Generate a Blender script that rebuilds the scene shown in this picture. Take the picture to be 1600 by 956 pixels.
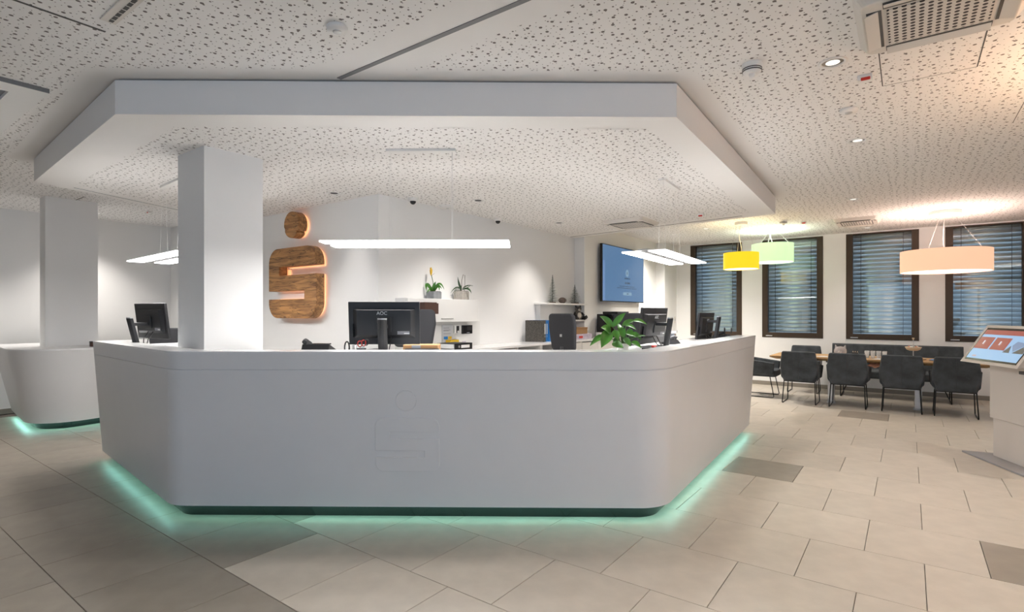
import bpy, bmesh, math, random
from mathutils import Vector, Matrix
random.seed(7)
for o in list(bpy.data.objects):
    bpy.data.objects.remove(o, do_unlink=True)
SC = bpy.context.scene
COL = SC.collection
PI = math.pi
# ---------------------------------------------------------------- camera (room axes: X towards window wall, Y towards left wall)
HC, HS = 2.95, 2.72          # ceiling height, soffit underside height
cd = bpy.data.cameras.new('camera'); cam = bpy.data.objects.new('camera', cd); COL.objects.link(cam)
cd.sensor_width = 36.0; cd.lens = 36.0 * 840.0 / 1600.0
cd.shift_y = (489.0 - 478.0) / 1600.0
cd.clip_start = 0.05; cd.clip_end = 100
cam.location = (0, 0, 1.45)
cam.rotation_euler = (PI / 2, 0, math.radians(36.4 - 90.0))
SC.camera = cam
# ---------------------------------------------------------------- world: cool dusk daylight entering through the glazed entrance behind the camera
W = bpy.data.worlds.new('world'); SC.world = W; W.use_nodes = True
bg = W.node_tree.nodes['Background']
bg.inputs[0].default_value = (0.52, 0.73, 1.0, 1); bg.inputs[1].default_value = 0.60
SC.view_settings.view_transform = 'Standard'; SC.view_settings.look = 'None'
SC.view_settings.gamma = 1.0; SC.view_settings.use_curve_mapping = False
SC.view_settings.exposure = 1.56
K_PANEL, K_SPOT, K_DRUM = 10.5, 31.0, 0.45     # lamp strengths

# ---------------------------------------------------------------- materials
MATS = {}
def mat(name, col, rough=0.5, metal=0.0, spec=0.5, emit=None, es=0.0, noise=None, bump=0.0, bscale=60, trans=0.0, coat=0.0, rnd=0.0, alpha=1.0, sheen=0.0):
    m = bpy.data.materials.new(name); m.use_nodes = True
    nt = m.node_tree; b = nt.nodes['Principled BSDF']
    c = (*col, 1)
    b.inputs['Base Color'].default_value = c
    b.inputs['Roughness'].default_value = rough; b.inputs['Metallic'].default_value = metal
    b.inputs['Specular IOR Level'].default_value = spec
    b.inputs['Transmission Weight'].default_value = trans
    b.inputs['Coat Weight'].default_value = coat
    b.inputs['Alpha'].default_value = alpha
    b.inputs['Sheen Weight'].default_value = sheen
    if emit:
        b.inputs['Emission Color'].default_value = (*emit, 1); b.inputs['Emission Strength'].default_value = es
    if noise or rnd:
        tc = nt.nodes.new('ShaderNodeTexCoord')
        last = None
        amt, scale = noise if noise else (0.0, 5)
        n = nt.nodes.new('ShaderNodeTexNoise'); n.inputs['Scale'].default_value = scale; n.inputs['Detail'].default_value = 6
        nt.links.new(tc.outputs['Object'], n.inputs['Vector'])
        mr = nt.nodes.new('ShaderNodeMapRange'); mr.inputs[1].default_value = 0.3; mr.inputs[2].default_value = 0.7
        mr.inputs[3].default_value = 1 - amt; mr.inputs[4].default_value = 1 + amt
        nt.links.new(n.outputs['Fac'], mr.inputs[0])
        val = mr.outputs[0]
        if rnd:
            oi = nt.nodes.new('ShaderNodeObjectInfo')
            r2 = nt.nodes.new('ShaderNodeMapRange'); r2.inputs[3].default_value = 1 - rnd; r2.inputs[4].default_value = 1 + rnd
            nt.links.new(oi.outputs['Random'], r2.inputs[0])
            mu = nt.nodes.new('ShaderNodeMath'); mu.operation = 'MULTIPLY'
            nt.links.new(val, mu.inputs[0]); nt.links.new(r2.outputs[0], mu.inputs[1]); val = mu.outputs[0]
        vm = nt.nodes.new('ShaderNodeVectorMath'); vm.operation = 'SCALE'
        vm.inputs[0].default_value = col; nt.links.new(val, vm.inputs['Scale'])
        nt.links.new(vm.outputs[0], b.inputs['Base Color'])
    if bump:
        tc = nt.nodes.new('ShaderNodeTexCoord')
        n = nt.nodes.new('ShaderNodeTexNoise'); n.inputs['Scale'].default_value = bscale; n.inputs['Detail'].default_value = 4
        nt.links.new(tc.outputs['Object'], n.inputs['Vector'])
        bp = nt.nodes.new('ShaderNodeBump'); bp.inputs['Strength'].default_value = bump; bp.inputs['Distance'].default_value = 0.01
        nt.links.new(n.outputs['Fac'], bp.inputs['Height']); nt.links.new(bp.outputs[0], b.inputs['Normal'])
    MATS[name] = m
    return m
def perforated(name, col, hole):
    m = bpy.data.materials.new(name); m.use_nodes = True
    nt = m.node_tree; b = nt.nodes['Principled BSDF']; b.inputs['Roughness'].default_value = 0.9
    b.inputs['Specular IOR Level'].default_value = 0.2
    tc = nt.nodes.new('ShaderNodeTexCoord'); cur = None
    for cell, r, rnd, off in ((0.080, 0.0094, 0.55, 0.0), (0.070, 0.0054, 0.7, 3.3), (0.045, 0.0029, 0.75, 7.7)):
        mp = nt.nodes.new('ShaderNodeMapping'); mp.inputs['Location'].default_value = (off, off * 0.7, 0)
        nt.links.new(tc.outputs['Object'], mp.inputs[0])
        v = nt.nodes.new('ShaderNodeTexVoronoi'); v.voronoi_dimensions = '2D'
        v.inputs['Scale'].default_value = 1 / cell; v.inputs['Randomness'].default_value = rnd
        nt.links.new(mp.outputs[0], v.inputs['Vector'])
        lt = nt.nodes.new('ShaderNodeMath'); lt.operation = 'LESS_THAN'; lt.inputs[1].default_value = r / cell
        nt.links.new(v.outputs['Distance'], lt.inputs[0])
        if cur is None: cur = lt.outputs[0]
        else:
            mx = nt.nodes.new('ShaderNodeMath'); mx.operation = 'MAXIMUM'
            nt.links.new(cur, mx.inputs[0]); nt.links.new(lt.outputs[0], mx.inputs[1]); cur = mx.outputs[0]
    mix = nt.nodes.new('ShaderNodeMix'); mix.data_type = 'RGBA'
    mix.inputs[6].default_value = (*col, 1); mix.inputs[7].default_value = (*hole, 1)
    nt.links.new(cur, mix.inputs[0]); nt.links.new(mix.outputs[2], b.inputs['Base Color'])
    MATS[name] = m
    return m
def grid_holes(name, col, hole, cell, r):
    m = bpy.data.materials.new(name); m.use_nodes = True
    nt = m.node_tree; b = nt.nodes['Principled BSDF']; b.inputs['Roughness'].default_value = 0.6
    tc = nt.nodes.new('ShaderNodeTexCoord')
    v = nt.nodes.new('ShaderNodeTexVoronoi'); v.voronoi_dimensions = '2D'
    v.inputs['Scale'].default_value = 1 / cell; v.inputs['Randomness'].default_value = 0.0
    nt.links.new(tc.outputs['Object'], v.inputs['Vector'])
    lt = nt.nodes.new('ShaderNodeMath'); lt.operation = 'LESS_THAN'; lt.inputs[1].default_value = r / cell
    nt.links.new(v.outputs['Distance'], lt.inputs[0])
    mix = nt.nodes.new('ShaderNodeMix'); mix.data_type = 'RGBA'
    mix.inputs[6].default_value = (*col, 1); mix.inputs[7].default_value = (*hole, 1)
    nt.links.new(lt.outputs[0], mix.inputs[0]); nt.links.new(mix.outputs[2], b.inputs['Base Color'])
    MATS[name] = m
def wood(name, dark, light, scale, axis, crack=0.0):
    m = bpy.data.materials.new(name); m.use_nodes = True
    nt = m.node_tree; b = nt.nodes['Principled BSDF']; b.inputs['Roughness'].default_value = 0.55
    tc = nt.nodes.new('ShaderNodeTexCoord'); mp = nt.nodes.new('ShaderNodeMapping')
    s = [scale * 6] * 3; s[axis] = scale * 0.7
    mp.inputs['Scale'].default_value = s; nt.links.new(tc.outputs['Object'], mp.inputs[0])
    n = nt.nodes.new('ShaderNodeTexNoise'); n.inputs['Scale'].default_value = 1.6; n.inputs['Detail'].default_value = 8; n.inputs['Distortion'].default_value = 0.8
    nt.links.new(mp.outputs[0], n.inputs['Vector'])
    cr = nt.nodes.new('ShaderNodeValToRGB')
    cr.color_ramp.elements[0].position = 0.33; cr.color_ramp.elements[0].color = (*dark, 1)
    cr.color_ramp.elements[1].position = 0.66; cr.color_ramp.elements[1].color = (*light, 1)
    nt.links.new(n.outputs['Fac'], cr.inputs[0]); out = cr.outputs[0]
    if crack:
        n2 = nt.nodes.new('ShaderNodeTexNoise'); n2.inputs['Scale'].default_value = 0.75; n2.inputs['Detail'].default_value = 3; n2.inputs['Distortion'].default_value = 1.5
        nt.links.new(mp.outputs[0], n2.inputs['Vector'])
        c2 = nt.nodes.new('ShaderNodeValToRGB')
        e = c2.color_ramp.elements
        e[0].position = 0.475; e[0].color = (1, 1, 1, 1); e[1].position = 0.515; e[1].color = (1, 1, 1, 1)
        k = e.new(0.495); k.color = (crack, crack, crack, 1)
        nt.links.new(n2.outputs['Fac'], c2.inputs[0])
        mx = nt.nodes.new('ShaderNodeMix'); mx.data_type = 'RGBA'; mx.blend_type = 'MULTIPLY'; mx.inputs[0].default_value = 1
        nt.links.new(out, mx.inputs[6]); nt.links.new(c2.outputs[0], mx.inputs[7]); out = mx.outputs[2]
    nt.links.new(out, b.inputs['Base Color'])
    bp = nt.nodes.new('ShaderNodeBump'); bp.inputs['Strength'].default_value = 0.3; bp.inputs['Distance'].default_value = 0.004
    nt.links.new(n.outputs['Fac'], bp.inputs['Height']); nt.links.new(bp.outputs[0], b.inputs['Normal'])
    MATS[name] = m

mat('paint', (0.85, 0.842, 0.83), 0.85, spec=0.25, bump=0.06, bscale=350)
mat('ceilpaint', (0.85, 0.832, 0.815), 0.9, spec=0.2)
perforated('perf', (0.85, 0.832, 0.815), (0.19, 0.17, 0.16))
mat('gapdark', (0.10, 0.095, 0.09), 0.8)
mat('gapsoft', (0.30, 0.29, 0.29), 0.8)
mat('gapgrey', (0.22, 0.22, 0.225), 0.6)
mat('solidwhite', (0.78, 0.775, 0.775), 0.38, spec=0.45, noise=(0.012, 3))
mat('gloss', (0.84, 0.84, 0.84), 0.14, spec=0.5)
mat('plinth', (0.012, 0.02, 0.02), 0.25)
mat('led', (0.8, 1, 0.95), emit=(0.40, 1.0, 0.90), es=4.0)
mat('tile_light', (0.50, 0.445, 0.375), 0.42, spec=0.4, noise=(0.07, 7), rnd=0.05, bump=0.03, bscale=90)
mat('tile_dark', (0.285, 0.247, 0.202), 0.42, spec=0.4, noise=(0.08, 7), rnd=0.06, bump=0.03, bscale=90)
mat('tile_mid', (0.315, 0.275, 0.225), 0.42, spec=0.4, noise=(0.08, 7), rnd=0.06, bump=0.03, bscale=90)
mat('grout', (0.12, 0.10, 0.085), 0.9)
mat('baseboard', (0.27, 0.24, 0.20), 0.5)
mat('bronze', (0.055, 0.036, 0.022), 0.45, metal=0.3)
mat('slat', (0.68, 0.67, 0.66), 0.34, metal=0.5)
mat('asphalt', (0.05, 0.05, 0.055), 0.9, noise=(0.2, 4))
mat('clearglass', (0.85, 0.87, 0.88), 0.05, alpha=0.28)
mat('glass', (0.85, 0.95, 0.95), 0.0, trans=1.0, spec=0.5)
mat('chrome', (0.75, 0.75, 0.75), 0.18, metal=1.0)
mat('alu', (0.55, 0.55, 0.55), 0.4, metal=0.8)
mat('white', (0.8, 0.79, 0.77), 0.45)
mat('offwhite', (0.70, 0.66, 0.60), 0.5)
mat('black', (0.014, 0.014, 0.016), 0.42)
mat('blackgloss', (0.008, 0.008, 0.01), 0.15)
mat('darkgrey', (0.05, 0.05, 0.055), 0.6)
mat('velvet', (0.058, 0.065, 0.072), 0.85, spec=0.2, noise=(0.3, 9), sheen=0.12)
mat('officefabric', (0.042, 0.042, 0.046), 0.9, spec=0.2, bump=0.15, bscale=900)
mat('blackmetal', (0.012, 0.012, 0.012), 0.4, metal=0.4)
wood('oak', (0.34, 0.19, 0.075), (0.56, 0.35, 0.16), 2.2, 1)
wood('oldoak', (0.22, 0.10, 0.038), (0.54, 0.275, 0.10), 2.6, 1, crack=0.25)
mat('lightpanel', (1, 1, 1), emit=(1.0, 0.985, 0.97), es=K_PANEL)
mat('paneltop', (0.7, 0.7, 0.7), emit=(1.0, 0.975, 0.95), es=0.55)
mat('glow', (1, 0.8, 0.6), emit=(1.0, 0.42, 0.17), es=0.34)
mat('leaf', (0.055, 0.20, 0.02), 0.35, noise=(0.35, 14))
mat('leafdark', (0.02, 0.055, 0.018), 0.4, noise=(0.3, 14))
mat('stem', (0.07, 0.14, 0.03), 0.5)
mat('twig', (0.07, 0.045, 0.03), 0.7)
mat('yellowflower', (0.80, 0.48, 0.02), 0.5)
mat('concrete', (0.26, 0.27, 0.28), 0.85, noise=(0.15, 20), bump=0.2)
mat('stonepot', (0.42, 0.39, 0.35), 0.85, noise=(0.12, 30), bump=0.25)
mat('soil', (0.05, 0.032, 0.02), 0.95)
mat('pine', (0.045, 0.085, 0.06), 0.9, noise=(0.4, 30))
mat('snow', (0.55, 0.56, 0.54), 0.9)
mat('cone', (0.12, 0.09, 0.075), 0.9, noise=(0.4, 40))
mat('furgrey', (0.13, 0.115, 0.10), 0.95)
mat('furwhite', (0.62, 0.56, 0.48), 0.95)
mat('marbled', (0.085, 0.078, 0.068), 0.7, noise=(0.5, 60))
mat('blue', (0.02, 0.20, 0.55), 0.5)
mat('paper', (0.78, 0.78, 0.77), 0.8)
mat('cardboard', (0.36, 0.20, 0.09), 0.8)
mat('lilac', (0.55, 0.48, 0.58), 0.6, noise=(0.2, 20))
mat('red', (0.60, 0.03, 0.02), 0.4)
mat('brown', (0.07, 0.03, 0.02), 0.6)
mat('yellow', (0.75, 0.48, 0.02), 0.5)
mat('textgrey', (0.25, 0.25, 0.27), 0.7)
mat('textsilver', (0.55, 0.56, 0.58), 0.4)
mat('peach', (0.72, 0.36, 0.24), 0.95, bump=0.6, bscale=80)
mat('cream', (0.70, 0.55, 0.38), 0.6)
mat('snack', (0.50, 0.25, 0.03), 0.6, noise=(0.4, 60))
mat('kiosk', (0.62, 0.57, 0.53), 0.5)
mat('kioskbase', (0.30, 0.29, 0.29), 0.45)
mat('pinkglass', (0.85, 0.80, 0.80), 0.05, alpha=0.35)
mat('greyblue', (0.25, 0.27, 0.31), 0.5)
grid_holes('acgrill', (0.66, 0.62, 0.58), (0.035, 0.03, 0.03), 0.034, 0.0105)
mat('acbody', (0.70, 0.66, 0.61), 0.5)
def scr(name, col, es=1.0): mat(name, (0.02, 0.02, 0.02), 0.3, emit=col, es=es * 0.37)
scr('tvblue', (0.065, 0.155, 0.30)); scr('tvtext', (0.02, 0.05, 0.10)); scr('tvpale', (0.19, 0.31, 0.42)); scr('tvlight', (0.12, 0.22, 0.42))
scr('uiblue', (0.29, 0.47, 0.70)); scr('uired', (0.32, 0.075, 0.06)); scr('uigrey', (0.10, 0.095, 0.085)); scr('uiwhite', (0.62, 0.62, 0.68)); scr('uisteel', (0.19, 0.26, 0.40)); scr('uipeach', (0.5, 0.32, 0.3))
def shade(name, col, es): mat(name, tuple(c * 0.45 for c in col), 0.8, emit=col, es=es * 0.33)
shade('shade_yellow', (1.0, 0.68, 0.02), 0.95); shade('shade_green', (0.66, 0.97, 0.52), 0.92); shade('shade_salmon', (1.0, 0.52, 0.34), 1.08); shade('shade_orange', (1.0, 0.45, 0.10), 1.0)
shade('shadecream', (1.0, 0.85, 0.7), 0.9)
mat('shadebottom', (1, 1, 1), emit=(1.0, 0.93, 0.84), es=0.9)
mat('downlens', (1, 1, 1), 0.2, emit=(1.0, 0.95, 0.88), es=0.28)

# ---------------------------------------------------------------- mesh helpers
class MB:
    def __init__(s): s.v = []; s.f = []; s.smooth = []
    def add(s, vs, fs, sm=False):
        o = len(s.v); s.v += [tuple(p) for p in vs]
        for f in fs: s.f.append(tuple(i + o for i in f)); s.smooth.append(sm)
        return s
    def box(s, x0, x1, y0, y1, z0, z1):
        v = [(x0, y0, z0), (x1, y0, z0), (x1, y1, z0), (x0, y1, z0), (x0, y0, z1), (x1, y0, z1), (x1, y1, z1), (x0, y1, z1)]
        return s.add(v, [(0, 3, 2, 1), (4, 5, 6, 7), (0, 1, 5, 4), (1, 2, 6, 5), (2, 3, 7, 6), (3, 0, 4, 7)])
    def prism(s, poly, z0, z1, poly2=None):
        n = len(poly); q = poly2 or poly
        v = [(p[0], p[1], z0) for p in poly] + [(p[0], p[1], z1) for p in q]
        a = sum(poly[i][0] * poly[(i + 1) % n][1] - poly[(i + 1) % n][0] * poly[i][1] for i in range(n))
        f = [tuple(reversed(range(n))), tuple(range(n, 2 * n))] + [(i, (i + 1) % n, n + (i + 1) % n, n + i) for i in range(n)]
        if a < 0: f = [tuple(reversed(k)) for k in f]
        return s.add(v, f)
    def cyl(s, p0, p1, r0, r1=None, n=16, caps=True):
        r1 = r0 if r1 is None else r1
        p0 = Vector(p0); p1 = Vector(p1); d = (p1 - p0).normalized()
        a = d.orthogonal().normalized(); b = d.cross(a)
        v = []
        for p, r in ((p0, r0), (p1, r1)):
            for i in range(n):
                t = 2 * PI * i / n; v.append(p + a * (math.cos(t) * r) + b * (math.sin(t) * r))
        s.add(v, [(i, (i + 1) % n, n + (i + 1) % n, n + i) for i in range(n)], True)
        if caps: s.add(v, [tuple(reversed(range(n))), tuple(range(n, 2 * n))])
        return s
    def tube(s, pts, r, n=8, rads=None, flat=1.0):
        pts = [Vector(p) for p in pts]; m = len(pts); v = []
        t0 = (pts[1] - pts[0]).normalized(); a = t0.orthogonal().normalized()
        for i, p in enumerate(pts):
            t = ((pts[min(i + 1, m - 1)] - pts[max(i - 1, 0)])).normalized()
            a = (a - t * a.dot(t)); a = a.normalized() if a.length > 1e-6 else t.orthogonal().normalized()
            b = t.cross(a); rr = rads[i] if rads else r
            for k in range(n):
                q = 2 * PI * k / n; v.append(p + a * (math.cos(q) * rr) + b * (math.sin(q) * rr * flat))
        f = []
        for i in range(m - 1):
            for k in range(n): f.append((i * n + k, i * n + (k + 1) % n, (i + 1) * n + (k + 1) % n, (i + 1) * n + k))
        s.add(v, f, True)
        s.add(v[:n], [tuple(reversed(range(n)))]); s.add(v[-n:], [tuple(range(n))])
        return s
    def lathe(s, prof, c=(0, 0, 0), n=24, sx=1, sy=1):
        v = []; m = len(prof)
        for r, z in prof:
            for k in range(n):
                t = 2 * PI * k / n; v.append((c[0] + r * sx * math.cos(t), c[1] + r * sy * math.sin(t), c[2] + z))
        f = [(i * n + k, i * n + (k + 1) % n, (i + 1) * n + (k + 1) % n, (i + 1) * n + k) for i in range(m - 1) for k in range(n)]
        s.add(v, f, True)
        s.add(v[:n], [tuple(reversed(range(n)))]); s.add(v[-n:], [tuple(range(n))])
        return s
    def ball(s, c, rx, ry=None, rz=None, n=16, m=10):
        ry = ry or rx; rz = rz or rx
        prof = [(max(math.sin(PI * i / m), 1e-3), -math.cos(PI * i / m) * rz) for i in range(m + 1)]
        return s.lathe([(p[0] * rx, p[1]) for p in prof], c, n, 1, ry / rx)
    def xf(s, M): s.v = [tuple(M @ Vector(p)) for p in s.v]; return s
    def mesh(s, name, m):
        me = bpy.data.meshes.new(name); me.from_pydata(s.v, [], s.f)
        me.polygons.foreach_set('use_smooth', s.smooth)
        if m: me.materials.append(MATS[m])
        me.update(); return me
    def build(s, name, m, parent=None, world=False, bevel=0.0, seg=2, sub=0, recalc=False):
        if world and parent:
            L = parent.location; s.v = [(p[0] - L.x, p[1] - L.y, p[2] - L.z) for p in s.v]
        me = s.mesh(name, m)
        if recalc or bevel:
            b = bmesh.new(); b.from_mesh(me)
            bmesh.ops.remove_doubles(b, verts=b.verts, dist=1e-5)
            if recalc: bmesh.ops.recalc_face_normals(b, faces=b.faces)
            b.to_mesh(me); b.free()
        o = bpy.data.objects.new(name, me); COL.objects.link(o); o.parent = parent
        if bevel:
            md = o.modifiers.new('bevel', 'BEVEL'); md.width = bevel; md.segments = seg; md.limit_method = 'ANGLE'; md.angle_limit = math.radians(35)
            md.harden_normals = False
        if sub:
            md = o.modifiers.new('sub', 'SUBSURF'); md.levels = sub; md.render_levels = sub
            me.polygons.foreach_set('use_smooth', [True] * len(me.polygons))
        return o
def tag(o, label, cat, group=None):
    o['label'] = label; o['category'] = cat
    if group: o['group'] = group
    return o
def thing(name, label, cat, loc=(0, 0, 0), rz=0.0, group=None):
    o = bpy.data.objects.new(name, None); COL.objects.link(o); o.empty_display_size = 0.05
    o.location = loc; o.rotation_euler = (0, 0, rz)
    return tag(o, label, cat, group)
def struct(o): o['kind'] = 'structure'; return o
def dup(o, parent=None):
    c = o.copy(); COL.objects.link(c); c.parent = parent
    for ch in o.children: dup(ch, c)
    return c
def fillet(path, rads, n=10, closed=False):
    out = []; m = len(path)
    for i, p in enumerate(path):
        r = rads[i]
        if r <= 0 or (not closed and i in (0, m - 1)): out.append(tuple(p)); continue
        P = Vector(p); A = Vector(path[i - 1]) - P; B = Vector(path[(i + 1) % m]) - P
        A.normalize(); B.normalize()
        ang = A.angle(B); d = r / math.tan(ang / 2)
        bis = (A + B).normalized(); C = P + bis * (r / math.sin(ang / 2))
        a0 = P + A * d - C; a1 = P + B * d - C
        t0 = math.atan2(a0.y, a0.x); dt = math.atan2(a1.y, a1.x) - t0
        while dt > PI: dt -= 2 * PI
        while dt < -PI: dt += 2 * PI
        for k in range(n + 1):
            t = t0 + dt * k / n; out.append((C.x + r * math.cos(t), C.y + r * math.sin(t)))
    return out
def normals2(path):
    res = []; m = len(path)
    for i in range(m):
        a = Vector(path[max(i - 1, 0)]); b = Vector(path[min(i + 1, m - 1)])
        if 0 < i < m - 1:
            d1 = (Vector(path[i]) - a).normalized(); d2 = (b - Vector(path[i])).normalized(); d = (d1 + d2).normalized()
        else: d = (b - a).normalized()
        res.append(Vector((-d.y, d.x)))
    return res
def sweep(section_fn, count):
    """section_fn(i) -> closed list of 3D points; lofts consecutive sections and caps the ends"""
    mb = MB(); secs = [section_fn(i) for i in range(count)]; k = len(secs[0]); v = [p for s_ in secs for p in s_]
    f = [(i * k + j, i * k + (j + 1) % k, (i + 1) * k + (j + 1) % k, (i + 1) * k + j) for i in range(count - 1) for j in range(k)]
    f += [tuple(reversed(range(k))), tuple(range((count - 1) * k, count * k))]
    mb.add(v, f); return mb
def text_mb(txt, size, depth=0.0008):
    cu = bpy.data.curves.new('lettering', 'FONT'); cu.body = txt; cu.size = size; cu.extrude = depth; cu.align_x = 'CENTER'; cu.align_y = 'CENTER'
    ob = bpy.data.objects.new('lettering', cu); COL.objects.link(ob)
    dg = bpy.context.evaluated_depsgraph_get(); me = ob.evaluated_get(dg).to_mesh()
    mb = MB(); mb.add([v.co.copy() for v in me.vertices], [tuple(p.vertices) for p in me.polygons])
    ob.evaluated_get(dg).to_mesh_clear(); bpy.data.objects.remove(ob); bpy.data.curves.remove(cu)
    return mb
def frame_mat(o, x, y, z):
    return Matrix(((x[0], y[0], z[0], o[0]), (x[1], y[1], z[1], o[1]), (x[2], y[2], z[2], o[2]), (0, 0, 0, 1)))
def rotz(a): return Matrix.Rotation(a, 4, 'Z')
# ================================================================ STRUCTURE
# ---- floor with separate tiles
floor = struct(MB().box(-4.6, 12.1, -6.1, 10.6, -0.12, -0.012).build('floor', 'grout'))
TU, TV = 0.6085, 0.5825
def tile_mesh(name, m):
    a, b, c = TU / 2 - 0.0016, TV / 2 - 0.0016, 0.0015
    v = [(-a, -b, -0.012), (a, -b, -0.012), (a, b, -0.012), (-a, b, -0.012),
         (-a, -b, -c), (a, -b, -c), (a, b, -c), (-a, b, -c),
         (-a + c, -b + c, 0), (a - c, -b + c, 0), (a - c, b - c, 0), (-a + c, b - c, 0)]
    f = [(0, 1, 5, 4), (1, 2, 6, 5), (2, 3, 7, 6), (3, 0, 4, 7), (4, 5, 9, 8), (5, 6, 10, 9), (6, 7, 11, 10), (7, 4, 8, 11), (8, 9, 10, 11)]
    return v, f, MB().add(v, f).mesh(name, m)
tmesh = {k: tile_mesh('tile', k) for k in ('tile_light', 'tile_dark', 'tile_mid')}
fwd = (math.cos(math.radians(36.4)), math.sin(math.radians(36.4))); rgt = (fwd[1], -fwd[0])
def under_counter(u, v):   # ground covered by the reception island
    return (v - 4.5) > -1.40 * (u - 1.75) and u > 2.1 and v > 1.95 and u < 7.0 and v < 6.2 and (u < 3.7 or v < 4.5)
tiles = []
for r in range(-12, 16):
    u0 = 2.70 + r * TU; uc = u0 + TU / 2
    if uc < -4.3 or uc > 11.85: continue
    ph = 0.80 if r % 2 == 0 else 0.508
    for k in range(-13, 18):
        v0 = ph + k * TV; vc = v0 + TV / 2
        if vc < -5.8 or vc > 10.4: continue
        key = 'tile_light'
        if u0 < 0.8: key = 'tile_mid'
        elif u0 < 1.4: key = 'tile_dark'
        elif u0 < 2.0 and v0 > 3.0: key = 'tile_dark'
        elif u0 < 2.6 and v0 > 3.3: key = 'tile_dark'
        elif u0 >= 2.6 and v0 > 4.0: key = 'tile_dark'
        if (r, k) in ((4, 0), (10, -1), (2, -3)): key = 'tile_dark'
        d = uc * fwd[0] + vc * fwd[1]; x = uc * rgt[0] + vc * rgt[1]
        inview = d > 1.6 and abs(x / d) < 0.9525 + 0.45 / d and not under_counter(uc, vc)
        if key != 'tile_dark' and r == 10 and k == -1: pass
        tiles.append((d if inview else 99.0, uc, vc, key))
tiles.sort()
ti = 0
for d, uc, vc, key in tiles:
    if d < 99 and ti < 300:
        o = bpy.data.objects.new('tile', tmesh[key][2]); COL.objects.link(o); o.parent = floor; o.location = (uc, vc, 0); ti += 1
    else: break
rest = {}
for d, uc, vc, key in tiles[ti:]:
    mb = rest.setdefault(key, MB()); v, f, _ = tmesh[key]
    mb.add([(p[0] + uc, p[1] + vc, p[2]) for p in v], f)
rm = MB(); idx = []
keys = list(rest)
for i, k in enumerate(keys):
    n0 = len(rm.f); rm.add(rest[k].v, rest[k].f); idx += [i] * (len(rm.f) - n0)
o = rm.build('far_tiles', None, floor); o['kind'] = 'stuff'
for k in keys: o.data.materials.append(MATS[k])
o.data.polygons.foreach_set('material_index', idx)

# ---- ceiling
ceil = struct(MB().box(-4.6, 12.1, -6.1, 10.6, HC, HC + 0.12).build('ceiling', 'ceilpaint'))
def perf_panel(poly, z, parent):
    v = [(p[0], p[1], z) for p in poly]
    a = sum(poly[i][0] * poly[(i + 1) % len(poly)][1] - poly[(i + 1) % len(poly)][0] * poly[i][1] for i in range(len(poly)))
    idx = range(len(poly)); f = tuple(reversed(idx)) if a > 0 else tuple(idx)
    return MB().add(v, [f]).build('perforated_panel', 'perf', parent)
perf_panel([(2.28, -6), (11.75, -6), (11.75, 4.08), (8.12, 4.28), (7.70, 1.22), (3.369, 1.057), (2.28, 2.49)], HC - 0.0015, ceil)
perf_panel([(-4.4, -6), (1.93, -6), (1.93, 2.95), (1.10, 4.04), (1.28, 6.97), (3.60, 7.85), (3.95, 10.35), (-4.4, 10.35)], HC - 0.0015, ceil)
MB().box(2.095, 2.125, -6, 2.93, HC - 0.004, HC).build('joint_strip', 'gapgrey', ceil)
for a in ((3.67, 4.31, 0.134, 0.140), (3.67, 4.31, -0.340, -0.334), (4.309, 4.311, -0.337, 0.137), (5.2, 5.75, -0.664, -0.660)):
    MB().box(a[0], a[1], a[2], a[3], HC - 0.003, HC).build('access_panel_seam', 'gapdark', ceil)
MB().box(0.3, 1.02, 3.436, 3.450, HC - 0.004, HC).build('joint_strip', 'gapdark', ceil)
MB().box(2.30, 2.312, 8.55, 8.95, HC - 0.003, HC).build('access_panel_seam', 'gapdark', ceil)
# lowered soffit over the counter
SOF = [(1.26, 4.08), (3.44, 1.21), (7.54, 1.37), (7.95, 4.60), (3.80, 4.60), (3.80, 7.71), (1.44, 6.80)]
sof = struct(MB().prism(SOF, HS, HC - 0.012).build('ceiling_soffit', 'ceilpaint'))
SIN = [(1.285, 4.085), (3.45, 1.235), (7.51, 1.395), (7.92, 4.58), (3.82, 4.58), (3.82, 7.68), (1.465, 6.785)]
MB().prism(SIN, HC - 0.012, HC).build('shadow_gap', 'gapsoft', sof)
perf_panel([(1.58, 4.02), (3.545, 1.44), (7.28, 1.62), (7.60, 4.535), (3.735, 4.535), (3.735, 7.45), (1.72, 6.62)], HS - 0.0015, sof)
def strip(name, a, b, w, z, m, parent, h=0.003):
    A = Vector((a[0], a[1])); B = Vector((b[0], b[1])); d = (B - A).normalized(); n = Vector((-d.y, d.x)) * w / 2
    MB().prism([tuple(A + n), tuple(B + n), tuple(B - n), tuple(A - n)], z - h, z).build(name, m, parent)
strip('edge_slot', (7.44, 1.75), (7.80, 4.54), 0.010, HS, 'gapdark', sof)
strip('edge_slot', (1.75, 6.80), (3.735, 7.56), 0.008, HS, 'gapgrey', sof)

# ---- walls
def wall(name, *b): return struct(MB().box(*b).build(name, 'paint'))
wall('wall_left', -4.6, 4.3, 10.45, 10.6, 0, HC)
wl = wall('wall_emblem', 3.77, 3.97, 4.75, 8.0, 0, HC)
wall('wall_far_left', 4.05, 4.2, 8.0, 10.6, 0, HC)
wall('wall_back', 3.77, 7.97, 4.55, 4.75, 0, HC)
wall('wall_screen', 7.955, 11.125, 4.36, 4.75, 0, HC)
wall('wall_pier', 11.125, 12.1, 4.17, 4.75, 0, HC)
wall('wall_right', 1.0, 12.1, -6.1, -6.0, 0, HC)
WIN = [(2.79, 3.856), (1.318, 2.398), (-0.151, 0.942), (-1.585, -0.51), (-3.05, -1.98)]
WZ0, WZ1 = 0.962, 2.925
ww = MB()
ww.box(11.85, 12.1, -6.0, 4.2, 0, WZ0); ww.box(11.85, 12.1, -6.0, 4.2, WZ1, HC)
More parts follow.
